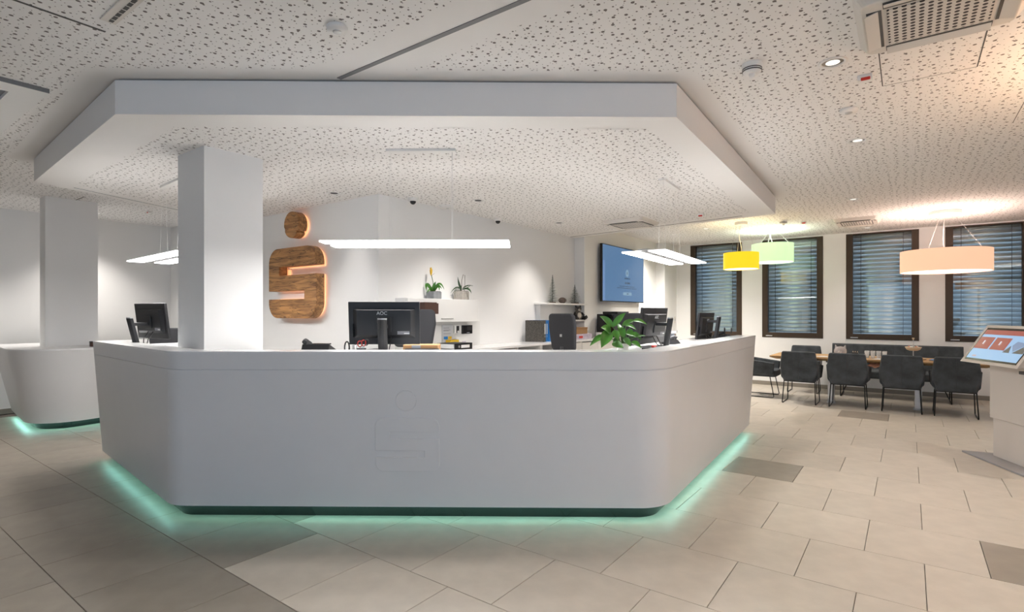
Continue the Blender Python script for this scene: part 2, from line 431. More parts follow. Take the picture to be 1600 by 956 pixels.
ed = sorted([x for w in WIN for x in w]); ed = [-6.0] + ed + [4.2]
for i in range(0, len(ed), 2): ww.box(11.85, 12.1, ed[i], ed[i + 1], WZ0, WZ1)
struct(ww.build('wall_window', 'paint'))
struct(MB().box(11.835, 11.85, -6.0, 4.17, 0, 0.075).build('baseboard_window', 'baseboard'))
struct(MB().box(-4.6, 4.05, 10.435, 10.45, 0, 0.075).build('baseboard_left', 'baseboard'))
# glazed entrance front behind the camera: posts, plinth and lintel with open daylight between
wr = MB().box(-4.6, -4.45, -6, 1.5, 0, 0.10); wr.box(-4.6, -4.45, -6, 1.5, 2.7, HC)
wr.box(-4.6, 1.0, -6.1, -6.0, 0, 0.10); wr.box(-4.6, 1.0, -6.1, -6.0, 2.7, HC)
for k in range(5): wr.box(-4.6, -4.5, -6 + k * 1.85, -5.92 + k * 1.85, 0.1, 2.7)
for k in range(3): wr.box(-2.7 + k * 1.8, -2.62 + k * 1.8, -6.1, -6.0, 0.1, 2.7)
wall('wall_rear_left', -4.6, -4.45, 1.5, 10.45, 0, HC)
struct(wr.build('wall_rear', 'bronze'))
struct(MB().box(12.1, 40, -25, 25, -0.3, -0.15).build('added_ground_outside', 'asphalt'))  # unseen ground, added dark to cut blue light on the blinds from below
# ---- columns
c1 = struct(MB().box(1.892, 2.352, 4.29, 4.745, 0, HS).build('column_counter', 'paint'))
c2 = struct(MB().box(1.99, 2.545, 8.88, 9.12, 0, HC).build('column_left', 'paint'))

# ---- windows
def window(n, a, b):
    root = bpy.data.objects.new('window_%d' % n, None); COL.objects.link(root); root.location = (11.85, (a + b) / 2, WZ0); struct(root)
    fw_ = 0.105; x0, x1 = 11.838, 11.95
    MB().box(x0, x1, a, a + fw_, WZ0, WZ1).build('window_frame', 'bronze', root, True, 0.004)
    MB().box(x0, x1, b - fw_, b, WZ0, WZ1).build('window_frame', 'bronze', root, True, 0.004)
    MB().box(x0, x1, a + fw_, b - fw_, WZ0, WZ0 + 0.10).build('window_frame', 'bronze', root, True, 0.004)
    MB().box(x0, x1, a + fw_, b - fw_, WZ1 - 0.025, WZ1).build('window_frame', 'bronze', root, True, 0.004)
    MB().box(11.90, 11.906, a + fw_, b - fw_, WZ0 + 0.1, WZ1 - 0.025).build('pane', 'glass', root, True)
    MB().box(11.828, 11.838, b - 0.19, b - 0.07, WZ0 + 0.022, WZ0 + 0.04).build('frame_latch', 'alu', root, True, 0.003)
    return root
slat_me = None
names = ['beside the screen wall', 'behind the pale green drum lamp', 'left of the salmon drum lamp', 'behind the touch kiosk', 'hidden past the frame']
for n, (a, b) in enumerate(WIN):
    window(n + 1, a, b)
    bl = thing('venetian_blind', 'closed grey metal slat blind outside the dark framed window ' + names[n], 'blind', (12.02, (a + b) / 2, WZ0 + 0.06), 0, 'outside venetian blinds')
    if slat_me is None:
        sm = MB(); w = 0.097; secs = []
        prof = [(-w / 2 + w * i / 6, 0.010 * math.sin(PI * i / 6)) for i in range(7)]
        v = []
        for y in (-0.53, 0.53):
            for p in prof: v.append((p[0], y, p[1]))
            for p in reversed(prof): v.append((p[0], y, p[1] - 0.0012))
        k = 14
        f = [(j, (j + 1) % k, k + (j + 1) % k, k + j) for j in range(k)] + [tuple(reversed(range(k))), tuple(range(k, 2 * k))]
        sm.add(v, f, True); sm.xf(Matrix.Rotation(math.radians(-63), 4, 'Y')); slat_me = sm.mesh('slat', 'slat')
    for i in range(25):
        s_ = bpy.data.objects.new('slat', slat_me); COL.objects.link(s_); s_.parent = bl; s_.location = (0, 0, 0.02 + i * 0.0775)
    for y in (-0.32, 0.32):
        MB().cyl((-0.045, y, 0), (-0.045, y, 1.95), 0.004, n=6).build('cord', 'darkgrey', bl)
        MB().box(-0.03, 0.03, y - 0.005, y + 0.005, -0.01, 0.005).build('bottom_clip', 'alu', bl)
# ================================================================ RECEPTION COUNTER
ZB, ZT, ZS = 0.10, 1.185, 1.06
PB = [(1.861, 6.364), (1.617, 4.158), (3.614, 1.360), (6.93, 1.549)]
PT = [(1.735, 6.19), (1.586, 4.094), (3.544, 1.350), (6.86, 1.460)]
fb = fillet(PB, [0, 0.26, 0.30, 0], 14); ft = fillet(PT, [0, 0.26, 0.34, 0], 14)
NPTS = len(fb)
nt_ = normals2(ft); nb_ = normals2(fb)
def outer(i, z, off=0.0):
    t = (z - ZB) / (ZT - ZB)
    p = Vector(fb[i]).lerp(Vector(ft[i]), t); n = nb_[i].lerp(nt_[i], t).normalized()
    return p + n * off
counter = thing('reception_counter', 'large angled white reception counter with rounded corners and teal underglow', 'counter', (2.55, 2.85, 0))
def P3(p, z): return (p.x, p.y, z)
def shell(z0, z1, thick): return sweep(lambda i: [P3(outer(i, z0), z0), P3(outer(i, z1), z1), P3(outer(i, z1, thick), z1), P3(outer(i, z0, thick), z0)], NPTS)
def smooth_flat(o, ang=30):
    me = o.data; me.polygons.foreach_set('use_smooth', [True] * len(me.polygons))
    md = o.modifiers.new('es', 'EDGE_SPLIT'); md.split_angle = math.radians(ang)
body = shell(ZB, ZS - 0.002, 0.05).build('front_panel', 'solidwhite', counter, True, recalc=True); smooth_flat(body)
gap = sweep(lambda i: [P3(outer(i, ZS - 0.01, 0.006), ZS - 0.01), P3(outer(i, ZS + 0.01, 0.006), ZS + 0.01), P3(outer(i, ZS + 0.01, 0.04), ZS + 0.01), P3(outer(i, ZS - 0.01, 0.04), ZS - 0.01)], NPTS).build('seam', 'solidwhite', counter, True, recalc=True)
band = shell(ZS + 0.002, ZT - 0.012, 0.05).build('upper_band', 'solidwhite', counter, True, recalc=True); smooth_flat(band)
ledge = shell(ZT - 0.012, ZT, 0.21).build('ledge', 'gloss', counter, True, recalc=True); smooth_flat(ledge)
inner = sweep(lambda i: [P3(outer(i, 0.02, 0.19), 0.02), P3(outer(i, ZT - 0.012, 0.19), ZT - 0.012), P3(outer(i, ZT - 0.012, 0.21), ZT - 0.012), P3(outer(i, 0.02, 0.21), 0.02)], NPTS).build('inner_panel', 'solidwhite', counter, True, recalc=True)
wtop = sweep(lambda i: [P3(outer(i, 1.11, 0.2), 1.105), P3(outer(i, 1.11, 0.2), 1.14), P3(outer(i, 1.11, 0.72), 1.14), P3(outer(i, 1.11, 0.72), 1.105)], NPTS).build('worktop', 'gloss', counter, True, recalc=True)
pl = sweep(lambda i: [P3(outer(i, ZB, 0.10), 0.0), P3(outer(i, ZB, 0.035), ZB), P3(outer(i, ZB, 0.2), ZB), P3(outer(i, ZB, 0.2), 0.0)], NPTS)
pl.build('plinth', 'plinth', counter, True, recalc=True)
ls = sweep(lambda i: [P3(outer(i, ZB, 0.016), ZB - 0.001), P3(outer(i, ZB, 0.016), ZB + 0.004), P3(outer(i, ZB, 0.034), ZB + 0.004), P3(outer(i, ZB, 0.034), ZB - 0.001)], NPTS)
ls.build('light_strip', 'led', counter, True, recalc=True)
for e, i in (('end_panel', 0), ('end_panel', NPTS - 1)):
    pb0, pb1 = outer(i, ZB), outer(i, ZB, 0.19); pt0, pt1 = outer(i, ZT - 0.012), outer(i, ZT - 0.012, 0.19)
    j = 1 if i == 0 else i - 1
    d = (outer(j, 0.5) - outer(i, 0.5)).normalized() * 0.02
    v = [P3(pb0, ZB), P3(pb1, ZB), P3(pt1, ZT - 0.012), P3(pt0, ZT - 0.012), P3(pb0 + d, ZB), P3(pb1 + d, ZB), P3(pt1 + d, ZT - 0.012), P3(pt0 + d, ZT - 0.012)]
    MB().add(v, [(0, 1, 2, 3), (7, 6, 5, 4), (0, 4, 5, 1), (1, 5, 6, 2), (2, 6, 7, 3), (3, 7, 4, 0)]).build(e, 'solidwhite', counter, True, recalc=True)
# emblem outline: letter with two slots, plus dot  (unit width, returned in x right / y up, centred)
def emblem_poly(rad):
    Hh = 0.85; x0, x1, y0, y1 = -0.5, 0.5, -Hh / 2, Hh / 2
    ya, yb = y1 - 0.265 * Hh, y1 - 0.39 * Hh; yc, yd = y1 - 0.612 * Hh, y1 - 0.729 * Hh
    xa, xb = x0 + 0.233, x0 + 0.768
    pts = [(x0, y1), (x0, yc), (xb, yc), (xb, yd), (x0, yd), (x0, y0), (x1, y0), (x1, yb), (xa, yb), (xa, ya), (x1, ya), (x1, y1)]
    r = [rad, 0, 0, 0, 0, rad, rad, 0, 0, 0, 0, rad]
    return fillet(pts, r, 10, True)
# raised emblem on the counter front
fd = Vector((0.581, -0.814, 0)).normalized()
pz = 0.755
q0 = Vector((*(Vector(PB[1]).lerp(Vector(PB[2]), 0.5)), ZB)); q1 = Vector((*(Vector(PT[1]).lerp(Vector(PT[2]), 0.5)), ZT))
up = (q1 - q0); up = (up - fd * up.dot(fd)).normalized(); nrm = fd.cross(up)
def on_front(t, z):
    k = (z - ZB) / (ZT - ZB); a = Vector(PB[1]).lerp(Vector(PB[2]), t); b = Vector(PT[1]).lerp(Vector(PT[2]), t); p = a.lerp(b, k); return Vector((p.x, p.y, z))
# horizontal position: pixel column 638 on the front plane
EM = []
cen = on_front(0.484, 0.540)
M = frame_mat(cen, fd, up, nrm)
EW = 0.445
raised = thing_e = None
e1 = MB().prism([(p[0] * EW, p[1] * EW) for p in emblem_poly(0.14)], -0.01, 0.009).xf(M).build('emblem_letter', 'solidwhite', counter, True, bevel=0.004, recalc=True)
cen2 = on_front(0.482, 0.535 + 0.425 * EW + 0.051 + 0.162 * EW)
M2 = frame_mat(cen2, fd, up, nrm)
e2 = MB().cyl((0, 0, -0.01), (0, 0, 0.009), 0.162 * EW, n=48).xf(M2).build('emblem_dot', 'solidwhite', counter, True, bevel=0.004, recalc=True)
# small side counter on the left
side = thing('side_counter', 'smaller rounded white counter wrapped around the far left column', 'counter', (2.1, 8.7, 0))
SB = [(1.90, 10.1), (1.74, 8.36), (3.5, 8.62)]; ST = [(1.70, 10.1), (1.52, 8.03), (3.5, 8.30)]
sfb = fillet(SB, [0, 0.42, 0], 14); sft = fillet(ST, [0, 0.55, 0], 14); sn = normals2(sft); NS = len(sfb)
def so(i, z, off=0.0):
    t = (z - 0.09) / (1.02 - 0.09); p = Vector(sfb[i]).lerp(Vector(sft[i]), t); return p + sn[i] * off
o = sweep(lambda i: [P3(so(i, 0.09), 0.09), P3(so(i, 1.0), 1.0), P3(so(i, 1.0, 0.05), 1.0), P3(so(i, 0.09, 0.05), 0.09)], NS).build('front_panel', 'solidwhite', side, True, recalc=True); smooth_flat(o)
tp = [tuple(so(i, 1.02)) for i in range(NS)] + [(3.5, 10.1)]
MB().prism(tp, 1.0, 1.02).build('top', 'solidwhite', side, True, recalc=True)
sweep(lambda i: [P3(so(i, 0.09, 0.12), 0.0), P3(so(i, 0.09, 0.06), 0.09), P3(so(i, 0.09, 0.2), 0.09), P3(so(i, 0.09, 0.2), 0.0)], NS).build('plinth', 'plinth', side, True, recalc=True)
sweep(lambda i: [P3(so(i, 0.09, 0.02), 0.089), P3(so(i, 0.09, 0.02), 0.094), P3(so(i, 0.09, 0.05), 0.094), P3(so(i, 0.09, 0.05), 0.089)], NS).build('light_strip', 'led', side, True, recalc=True)
bx_ = thing('card_box', 'tiny dark brown box on the far left side counter', 'box', (2.36, 8.42, 1.02))
MB().box(-0.03, 0.03, -0.02, 0.02, 0, 0.055).build('box_body', 'brown', bx_, bevel=0.003); MB().box(-0.032, 0.032, -0.022, 0.022, 0.055, 0.068).build('lid', 'black', bx_, bevel=0.002)

# ================================================================ WALL EMBLEM (wood, back-lit)
sign = thing('emblem_sign', 'back-lit rustic oak emblem of a dot above an angular letter on white wall', 'wall sign', (3.76, 5.94, 1.38))
ex, ey, ez = Vector((0, -1, 0)), Vector((0, 0, 1)), Vector((-1, 0, 0))
def woodpiece(name, poly, c, depth):
    v = MB().prism(poly, 0, depth).xf(frame_mat(c, ex, ey, ez))
    return v.build(name, 'oldoak', sign, True, bevel=0.006, recalc=True)
SW = 1.0
woodpiece('letter', [(p[0] * SW, p[1] * SW) for p in emblem_poly(0.19)], (3.725, 5.945, 1.812), 0.115)
random.seed(3)
dot = []
for i in range(48):
    a = 2 * PI * i / 48; r = 0.158
    if -0.75 < a - 2 * PI < -0.55 or 5.55 < a < 5.75: r -= 0.03
    if 3.35 < a < 3.55: r -= 0.012
    dot.append((r * math.cos(a), r * math.sin(a)))
woodpiece('dot', dot, (3.725, 5.945, 2.508), 0.115)
MB().prism([(p[0] * 0.955, p[1] * 0.955) for p in emblem_poly(0.19)], 0, 0.012).xf(frame_mat((3.757, 5.945, 1.812), ex, ey, ez)).build('backlight', 'glow', sign, True, recalc=True)
MB().cyl((0, 0, 0), (0, 0, 0.012), 0.140, n=40).xf(frame_mat((3.757, 5.945, 2.508), ex, ey, ez)).build('backlight', 'glow', sign, True)
for p in ((5.945, 2.508), (6.2, 2.0), (5.7, 1.45)):
    MB().cyl((3.725, p[0], p[1]), (3.77, p[0], p[1]), 0.012, n=8).build('standoff', 'alu', sign, True)

# ================================================================ LINEAR PENDANT LAMPS
def linear_lamp(label, c, rz, can):
    """c: centre of lamp underside; long axis local x; can: offset of canopy centre along x"""
    t = thing('linear_pendant', label, 'pendant lamp', c, rz, 'linear pendant lamps over the counter')
    L, Wd = 1.41, 0.39
    for s in (-1, 1):
        y0, y1 = (0.05, Wd / 2) if s > 0 else (-Wd / 2, -0.05)
        lp = MB().box(-L / 2, L / 2, y0, y1, 0.0, 0.006).build('light_panel', 'lightpanel', t)
        MB().box(-L / 2, L / 2, y0, y1, 0.0062, 0.012).build('upper_diffuser', 'paneltop', lp)
    MB().box(-L / 2 + 0.03, L / 2 - 0.03, -0.026, 0.026, 0.006, 0.022).build('spine', 'gapgrey', t)
    for s in (-1, 1): MB().box(s * L * 0.49 - 0.015, s * L * 0.49 + 0.015, -0.05, 0.05, 0.012, 0.024).build('bracket', 'alu', t)
    h = HS - c[2]
    MB().box(can - 0.27, can + 0.27, -0.03, 0.03, h - 0.022, h).build('canopy', 'white', t, bevel=0.003)
    for sx in (-0.24, 0.24):
        for sy in (-0.012, 0.012): MB().cyl((can + sx, sy * 3, 0.02), (can + sx, sy, h - 0.02), 0.0016, n=6).build('suspension_wire', 'white', t)
    return t
linear_lamp('linear two-panel pendant lamp in front of the oak emblem', (2.93, 3.06, 1.98), math.atan2(-0.814, 0.581), 0.02)
linear_lamp('linear two-panel pendant lamp in front of the wall screen', (5.115, 1.885, 1.98), math.atan2(0.06, 1.0), 0.06)
linear_lamp('linear two-panel pendant lamp half hidden behind the counter column', (2.245, 5.75, 1.98), math.atan2(1.0, 0.07), 0.0)

# ================================================================ DRUM PENDANT LAMPS
def drum(label, c, r, z0, z1, sm, col, pw):
    t = thing('drum_pendant', label, 'pendant lamp', (c[0], c[1], z0), 0, 'drum pendant lamps over the lounge table')
    h = z1 - z0; n = 48; v = []; 
    m = MB()
    for rr, zz in ((r, 0), (r, h), (r - 0.004, h), (r - 0.004, 0)):
        v += [(rr * math.cos(2 * PI * k / n), rr * math.sin(2 * PI * k / n), zz) for k in range(n)]
    m.add(v, [(a * n + k, a * n + (k + 1) % n, ((a + 1) % 4) * n + (k + 1) % n, ((a + 1) % 4) * n + k) for a in range(4) for k in range(n)], False)
    sh = m.build('shade', sm, t, recalc=True); smooth_flat(sh)
    MB().cyl((0, 0, 0.008), (0, 0, 0.014), r - 0.008, n=48).build('diffuser', 'shadebottom', t)
    H_ = HC - z0
    MB().cyl((0, 0, H_ - 0.05), (0, 0, H_), r * 0.36, n=32).build('canopy', 'white', t, bevel=0.004)
    for k in range(3):
        a = 2 * PI * k / 3 + 0.5
        MB().cyl((r * 0.8 * math.cos(a), r * 0.8 * math.sin(a), h), (0.1 * math.cos(a), 0.1 * math.sin(a), H_ - 0.05), 0.0018, n=6).build('suspension_wire', 'alu', t)
        MB().cyl((0, 0, h - 0.012), ((r - 0.004) * math.cos(a), (r - 0.004) * math.sin(a), h - 0.012), 0.005, n=6).build('spoke', 'white', t)
    pts = [(0.06 * math.sin(i / 10 * 2 * PI) * 1.2, 0.02 * math.sin(i / 10 * PI), h - 0.02 + (H_ - 0.05 - h + 0.02) * i / 10) for i in range(11)]
    MB().tube(pts, 0.004, 6).build('cable', 'white', t)
    ld = bpy.data.lights.new('bulb', 'POINT'); ld.energy = pw; ld.color = col; ld.shadow_soft_size = 0.10
    lo = bpy.data.objects.new('bulb', ld); COL.objects.link(lo); lo.parent = t; lo.location = (0, 0, h * 0.65)
    return t
drum('bright yellow fabric drum pendant lamp', (9.386, 2.222), 0.272, 2.172, 2.44, 'shade_yellow', (1.0, 0.9, 0.6), 6 * K_DRUM)
drum('pale green fabric drum pendant lamp behind the yellow one', (10.587, 1.974), 0.345, 2.36, 2.69, 'shade_green', (0.93, 1.0, 0.90), 16 * K_DRUM)
drum('wide salmon pink fabric drum pendant lamp', (10.166, -0.434), 0.54, 2.055, 2.37, 'shade_salmon', (1.0, 0.80, 0.70), 22 * K_DRUM)

drum('orange fabric drum pendant lamp beyond the right edge of the picture', (4.4, -1.45), 0.40, 2.12, 2.40, 'shade_orange', (1.0, 0.72, 0.45), 38 * K_DRUM)
drum('added unseen cream drum pendant lamp behind the viewer, brightening the ceiling', (1.0, -2.5), 0.45, 2.12, 2.40, 'shadecream', (1.0, 0.92, 0.86), 62 * K_DRUM)  # unseen lamp, added so its uplight brightens the ceiling near the camera

# ================================================================ CEILING FIXTURES
def downlight(c, z, label, energy=1.0, lamp=True, size=82, col=(1.0, 0.95, 0.895), tilt=None):
    t = thing('downlight', label, 'ceiling light', (c[0], c[1], z), 0, 'recessed ceiling downlights')
    MB().lathe([(0.078, 0.0), (0.078, -0.006), (0.060, -0.008), (0.058, -0.002)], n=28).build('trim_ring', 'white', t)
    MB().lathe([(0.058, -0.002), (0.057, -0.0035)], n=28).build('reflector', 'chrome', t)
    MB().lathe([(0.038, -0.0035), (0.038, -0.0045)], n=20).build('lens', 'downlens' if z > 2.8 else 'darkgrey', t)
    if lamp:
        ld = bpy.data.lights.new('spot', 'SPOT'); ld.energy = K_SPOT * energy; ld.color = col; ld.spot_size = math.radians(size); ld.spot_blend = 0.95; ld.shadow_soft_size = 0.04
        lo = bpy.data.objects.new('spot', ld); COL.objects.link(lo); lo.parent = t; lo.location = (0, 0, -0.03)
        if tilt: lo.rotation_euler = tilt
    return t
downlight((3.725, 0.364), HC, 'nearest recessed downlight beside the large ceiling cassette', 0.7)
downlight((5.536, 0.355), HC, 'recessed downlight just past the flat round ceiling sensor', 0.75)
downlight((8.363, 0.585), HC, 'recessed downlight over the aisle towards the drum lamps', 1.3)
downlight((11.3, 0.579), HC, 'recessed downlight right above the wall between the windows', 0.6)
downlight((9.75, 2.9), HC, 'recessed downlight above the yellow drum lamp', 2.3, size=125)
downlight((10.09, 3.6), HC, 'recessed downlight near the wall screen corner', 3.0, size=140)
downlight((3.46, 4.79 + 0.1), HS, 'recessed soffit downlight beside the oak emblem', 0.30, size=74)
downlight((4.647, 3.90), HS, 'recessed soffit downlight between the two dome cameras', 0.75, size=108)
downlight((6.471, 3.95), HS, 'recessed soffit downlight left of the soffit air unit', 0.85, size=108)
downlight((2.95, 7.2), HS, 'recessed soffit downlight at its far left edge', 1.2)
downlight((2.80, 9.82), HC, 'recessed downlight right of the far left column', 1.6, size=104)
downlight((1.1, 9.7), HC, 'recessed downlight left of the far left column', 0.95, size=104)
for i, p in enumerate([(7.0, -1.4), (5.2, -1.9), (3.0, -1.7), (0.7, -1.7), (1.3, 0.4), (-1.2, 0.4), (-1.2, 2.8), (-0.6, 5.4), (9.2, -1.9), (0.2, 7.6)]):  # unseen downlights, added to light the floor, ceiling and dim left side
    downlight(p, HC, 'added unseen downlight near the viewer, put in to light the room', 1.75 if i in (6, 7, 9) else 1.0)['group'] = 'added unseen downlights'

def cassette(label, u0, u1, v0, v1, z):
    t = thing('air_conditioner', label, 'air conditioner', ((u0 + u1) / 2, (v0 + v1) / 2, z), 0, 'ceiling air conditioning cassettes')
    a, b = (u1 - u0) / 2, (v1 - v0) / 2
    poly = fillet([(-a, -b), (a, -b), (a, b), (-a, b)], [0.05] * 4, 5, True)
    inn = [(p[0] * 0.90, p[1] * 0.90) for p in poly]
    MB().prism(inn, -0.05, 0.0, poly).build('body', 'acbody', t, recalc=True, bevel=0.004)
    MB().box(-a * 0.60, a * 0.60, -b * 0.60, b * 0.60, -0.056, -0.049).build('grille', 'acgrill', t, bevel=0.002)
    for k in range(4):
        M_ = rotz(k * PI / 2); l = (b if k % 2 == 0 else a)
        w_ = (a if k % 2 == 0 else b)
        MB().box(w_ * 0.66, w_ * 0.84, -l * 0.64, l * 0.64, -0.053, -0.049).xf(M_).build('air_slot', 'gapdark', t)
        MB().add([(w_ * 0.70, -l * 0.63, -0.054), (w_ * 0.70, l * 0.63, -0.054), (w_ * 0.86, l * 0.63, -0.068), (w_ * 0.86, -l * 0.63, -0.068),
                  (w_ * 0.70, -l * 0.63, -0.051), (w_ * 0.70, l * 0.63, -0.051), (w_ * 0.86, l * 0.63, -0.064), (w_ * 0.86, -l * 0.63, -0.064)],
                 [(0, 1, 2, 3), (7, 6, 5, 4), (0, 4, 5, 1), (1, 5, 6, 2), (2, 6, 7, 3), (3, 7, 4, 0)]).xf(M_).build('flap', 'acbody', t)
    return t
cassette('large white air conditioning cassette at the top right with perforated grille', 3.0, 3.67, -0.46, 0.22, HC)
cassette('white air conditioning cassette set into the soffit before the screen', 6.68, 7.32, 2.80, 3.42, HS)
cassette('white air conditioning cassette above the window wall', 9.95, 10.62, 0.36, 0.98, HC)
def disc_sensor(label, c, z, r=0.055):
    t = thing('motion_sensor', label, 'sensor', (c[0], c[1], z))
    MB().lathe([(r * 0.9, 0), (r, -0.008), (r * 0.95, -0.025), (r * 0.3, -0.030), (0.002, -0.030)], n=28).build('housing', 'white', t)
    MB().lathe([(r * 0.42, -0.029), (r * 0.40, -0.033), (r * 0.3, -0.036), (0.002, -0.0365)], n=20).build('lens', 'alu', t)
disc_sensor('round white motion sensor left of the ceiling joint strip', (1.721, 2.405), HC)
disc_sensor('flat round white ceiling sensor between two downlights', (4.647, 0.353), HC, 0.06)
def smoke(label, c):
    t = thing('smoke_detector', label, 'smoke detector', (c[0], c[1], HC))
    MB().lathe([(0.058, 0), (0.060, -0.012), (0.055, -0.022), (0.052, -0.05), (0.036, -0.062), (0.002, -0.062)], n=28).build('housing', 'white', t)
    for z in (-0.030, -0.042): MB().lathe([(0.0555, z), (0.0555, z - 0.006)], n=28).build('air_slit', 'gapdark', t)
    MB().lathe([(0.020, -0.060), (0.018, -0.076), (0.008, -0.083), (0.002, -0.084)], n=16).build('sensor_tip', 'white', t)
smoke('white smoke detector with black slits near the soffit corner', (3.465, 0.758))
smoke('small smoke detector above the pale green drum lamp', (9.597, 1.626))
def alarm(label, c, z, s=1.0):
    t = thing('indicator_lamp', label, 'indicator lamp', (c[0], c[1], z))
    MB().box(-0.03 * s, 0.03 * s, -0.04 * s, 0.04 * s, -0.035 * s, 0).build('housing', 'white', t, bevel=0.004)
    MB().box(-0.034 * s, -0.018 * s, -0.028 * s, 0.022 * s, -0.038 * s, -0.020 * s).build('red_lens', 'red', t, bevel=0.004)
alarm('white alarm indicator with red lens below the large cassette', (4.058, 0.219), HC)
alarm('small alarm indicator with red lens near the windows', (9.931, 1.379), HC)
alarm('small alarm indicator under the right end of the soffit', (6.974, 2.139), HS)
alarm('small red indicator on the ceiling by the left wall', (3.2, 9.0), HC, 0.8)
def dome(label, c):
    t = thing('dome_camera', label, 'security camera', (c[0], c[1], HS), 0, 'dome cameras on the soffit')
    MB().lathe([(0.055, 0), (0.055, -0.028), (0.048, -0.036), (0.036, -0.038)], n=28).build('housing', 'white', t)
    MB().ball((0, 0, -0.038), 0.034, 0.034, 0.036, 20, 10).build('dome', 'blackgloss', t)
dome('dome security camera in front of the left pendant wires', (4.126, 4.40)); dome('dome security camera further right along the back wall', (5.69, 4.43))
t = thing('access_point', 'flat white square wireless access point on the soffit', 'access point', (4.68, 4.40, HS), 0.6)
MB().prism(fillet([(-0.08, -0.08), (0.08, -0.08), (0.08, 0.08), (-0.08, 0.08)], [0.03] * 4, 6, True), -0.03, 0, fillet([(-0.1, -0.1), (0.1, -0.1), (0.1, 0.1), (-0.1, 0.1)], [0.035] * 4, 6, True)).build('housing', 'white', t, bevel=0.006, recalc=True)
MB().cyl((0, 0, -0.032), (0, 0, -0.029), 0.018, n=20).build('logo_plate', 'alu', t)
t = thing('slot_diffuser', 'white linear air diffuser slot at the top left', 'air vent', (0.99, 3.0, HC))
MB().box(-0.035, 0.035, -0.9, 0.31, -0.008, 0).build('frame', 'acbody', t, bevel=0.003); MB().box(-0.002, 0.016, -0.9, 0.29, -0.010, -0.006).build('slot', 'gapdark', t)
for k in range(9): MB().box(-0.003, 0.017, 0.25 - k * 0.05, 0.256 - k * 0.05, -0.011, -0.006).build('rib', 'acbody', t)
t = thing('ceiling_panel', 'square white dropped ceiling panel with grey recess at the left edge', 'ceiling panel', (0.25, 5.45, HC))
MB().box(-0.81, 0.81, -0.815, -0.64, -0.03, 0).build('frame_bar', 'white', t); MB().box(-0.81, 0.81, 0.64, 0.70, -0.03, 0).build('frame_bar', 'white', t)
MB().box(0.64, 0.81, -0.64, 0.64, -0.03, 0).build('frame_bar', 'white', t); MB().box(-0.81, -0.64, -0.64, 0.64, -0.03, 0).build('frame_bar', 'white', t)
MB().box(-0.64, 0.64, -0.64, 0.64, -0.006, 0).build('recess', 'greyblue', t)
MB().box(-0.81, 0.81, -0.822, -0.8155, -0.03, 0).build('edge_profile', 'gapgrey', t)
# ================================================================ LOUNGE: CHAIRS, TABLE, BENCH
def arm_chair(name, label, loc, rz, group):
    """faces local +y; seat 0.45 m; black sled legs"""
    t = thing(name, label, 'chair', loc, rz, group)
    # back shell: hexagonal outline (x, z), leaning back
    outl = [(-0.205, 0.36), (0.205, 0.36), (0.262, 0.50), (0.272, 0.60), (0.238, 0.84), (-0.238, 0.84), (-0.272, 0.60), (-0.262, 0.50)]
    outl = fillet(outl, [0.04, 0.04, 0.1, 0.1, 0.03, 0.03, 0.1, 0.1], 4, True)
    def yb(z): return -0.235 - 0.14 * (z - 0.36)
    m = MB(); n = len(outl)
    fr = [(x, yb(z) + 0.07, z) for x, z in outl]; bk = [(x * 0.985, yb(z), z) for x, z in outl]
    m.add(fr + bk, [tuple(reversed(range(n))), tuple(range(n, 2 * n))] + [(i, (i + 1) % n, n + (i + 1) % n, n + i) for i in range(n)])
    m.build('backrest', 'velvet', t, bevel=0.022, seg=3, recalc=True)
    MB().tube([(0, yb(0.40) - 0.001, 0.40), (0, yb(0.6) - 0.001, 0.6), (0, yb(0.82) - 0.001, 0.82)], 0.0025, 6).build('back_seam', 'darkgrey', t)
    MB().prism(fillet([(-0.235, -0.20), (0.235, -0.20), (0.24, 0.29), (-0.24, 0.29)], [0.03, 0.03, 0.06, 0.06], 4, True), 0.355, 0.475).build('seat', 'velvet', t, bevel=0.03, seg=3)
    for s in (-1, 1):
        a = [(s * 0.215, -0.20, 0.37), (s * 0.225, 0.25, 0.38), (s * 0.235, 0.27, 0.60), (s * 0.245, -0.22, 0.66)]
        b = [(s * 0.262, -0.20, 0.42), (s * 0.272, 0.25, 0.40), (s * 0.292, 0.275, 0.60), (s * 0.278, -0.22, 0.66)]
        MB().add(a + b, [(0, 1, 2, 3), (7, 6, 5, 4), (0, 4, 5, 1), (1, 5, 6, 2), (2, 6, 7, 3), (3, 7, 4, 0)]).build('arm', 'velvet', t, bevel=0.02, seg=3, recalc=True)
        x = s * 0.235
        MB().tube([(x * 0.93, -0.17, 0.37), (x, -0.235, 0.03), (x, -0.225, 0.012), (x, -0.20, 0.008), (x, 0.22, 0.008), (x, 0.245, 0.012), (x, 0.255, 0.03), (x * 0.93, 0.19, 0.37)], 0.008, 8).build('leg', 'blackmetal', t)
    MB().tube([(-0.22, -0.15, 0.35), (0.22, -0.15, 0.35)], 0.008, 8).build('cross_bar', 'blackmetal', t)
    return t
G = 'grey velvet armchairs around the oak table'
for lab, v in (('grey velvet armchair seen from behind, leftmost in front of the oak table', 1.405), ('grey velvet armchair seen from behind, second in front of the oak table', 0.75),
               ('grey velvet armchair seen from behind, third in front of the oak table', 0.08), ('grey velvet armchair seen from behind, nearest the touch kiosk', -0.53)):
    arm_chair('arm_chair', lab, (9.82, v, 0), -PI / 2, G)
arm_chair('arm_chair', 'grey velvet armchair at the head of the oak table, seen side-on', (10.25, 2.10, 0), PI, G)
arm_chair('arm_chair', 'grey velvet armchair behind the oak table, left of the bench', (11.18, 1.55, 0), PI / 2, G)
b = thing('upholstered_bench', 'long grey velvet bench with channelled backrest under the windows', 'bench', (11.2, 0.2, 0))
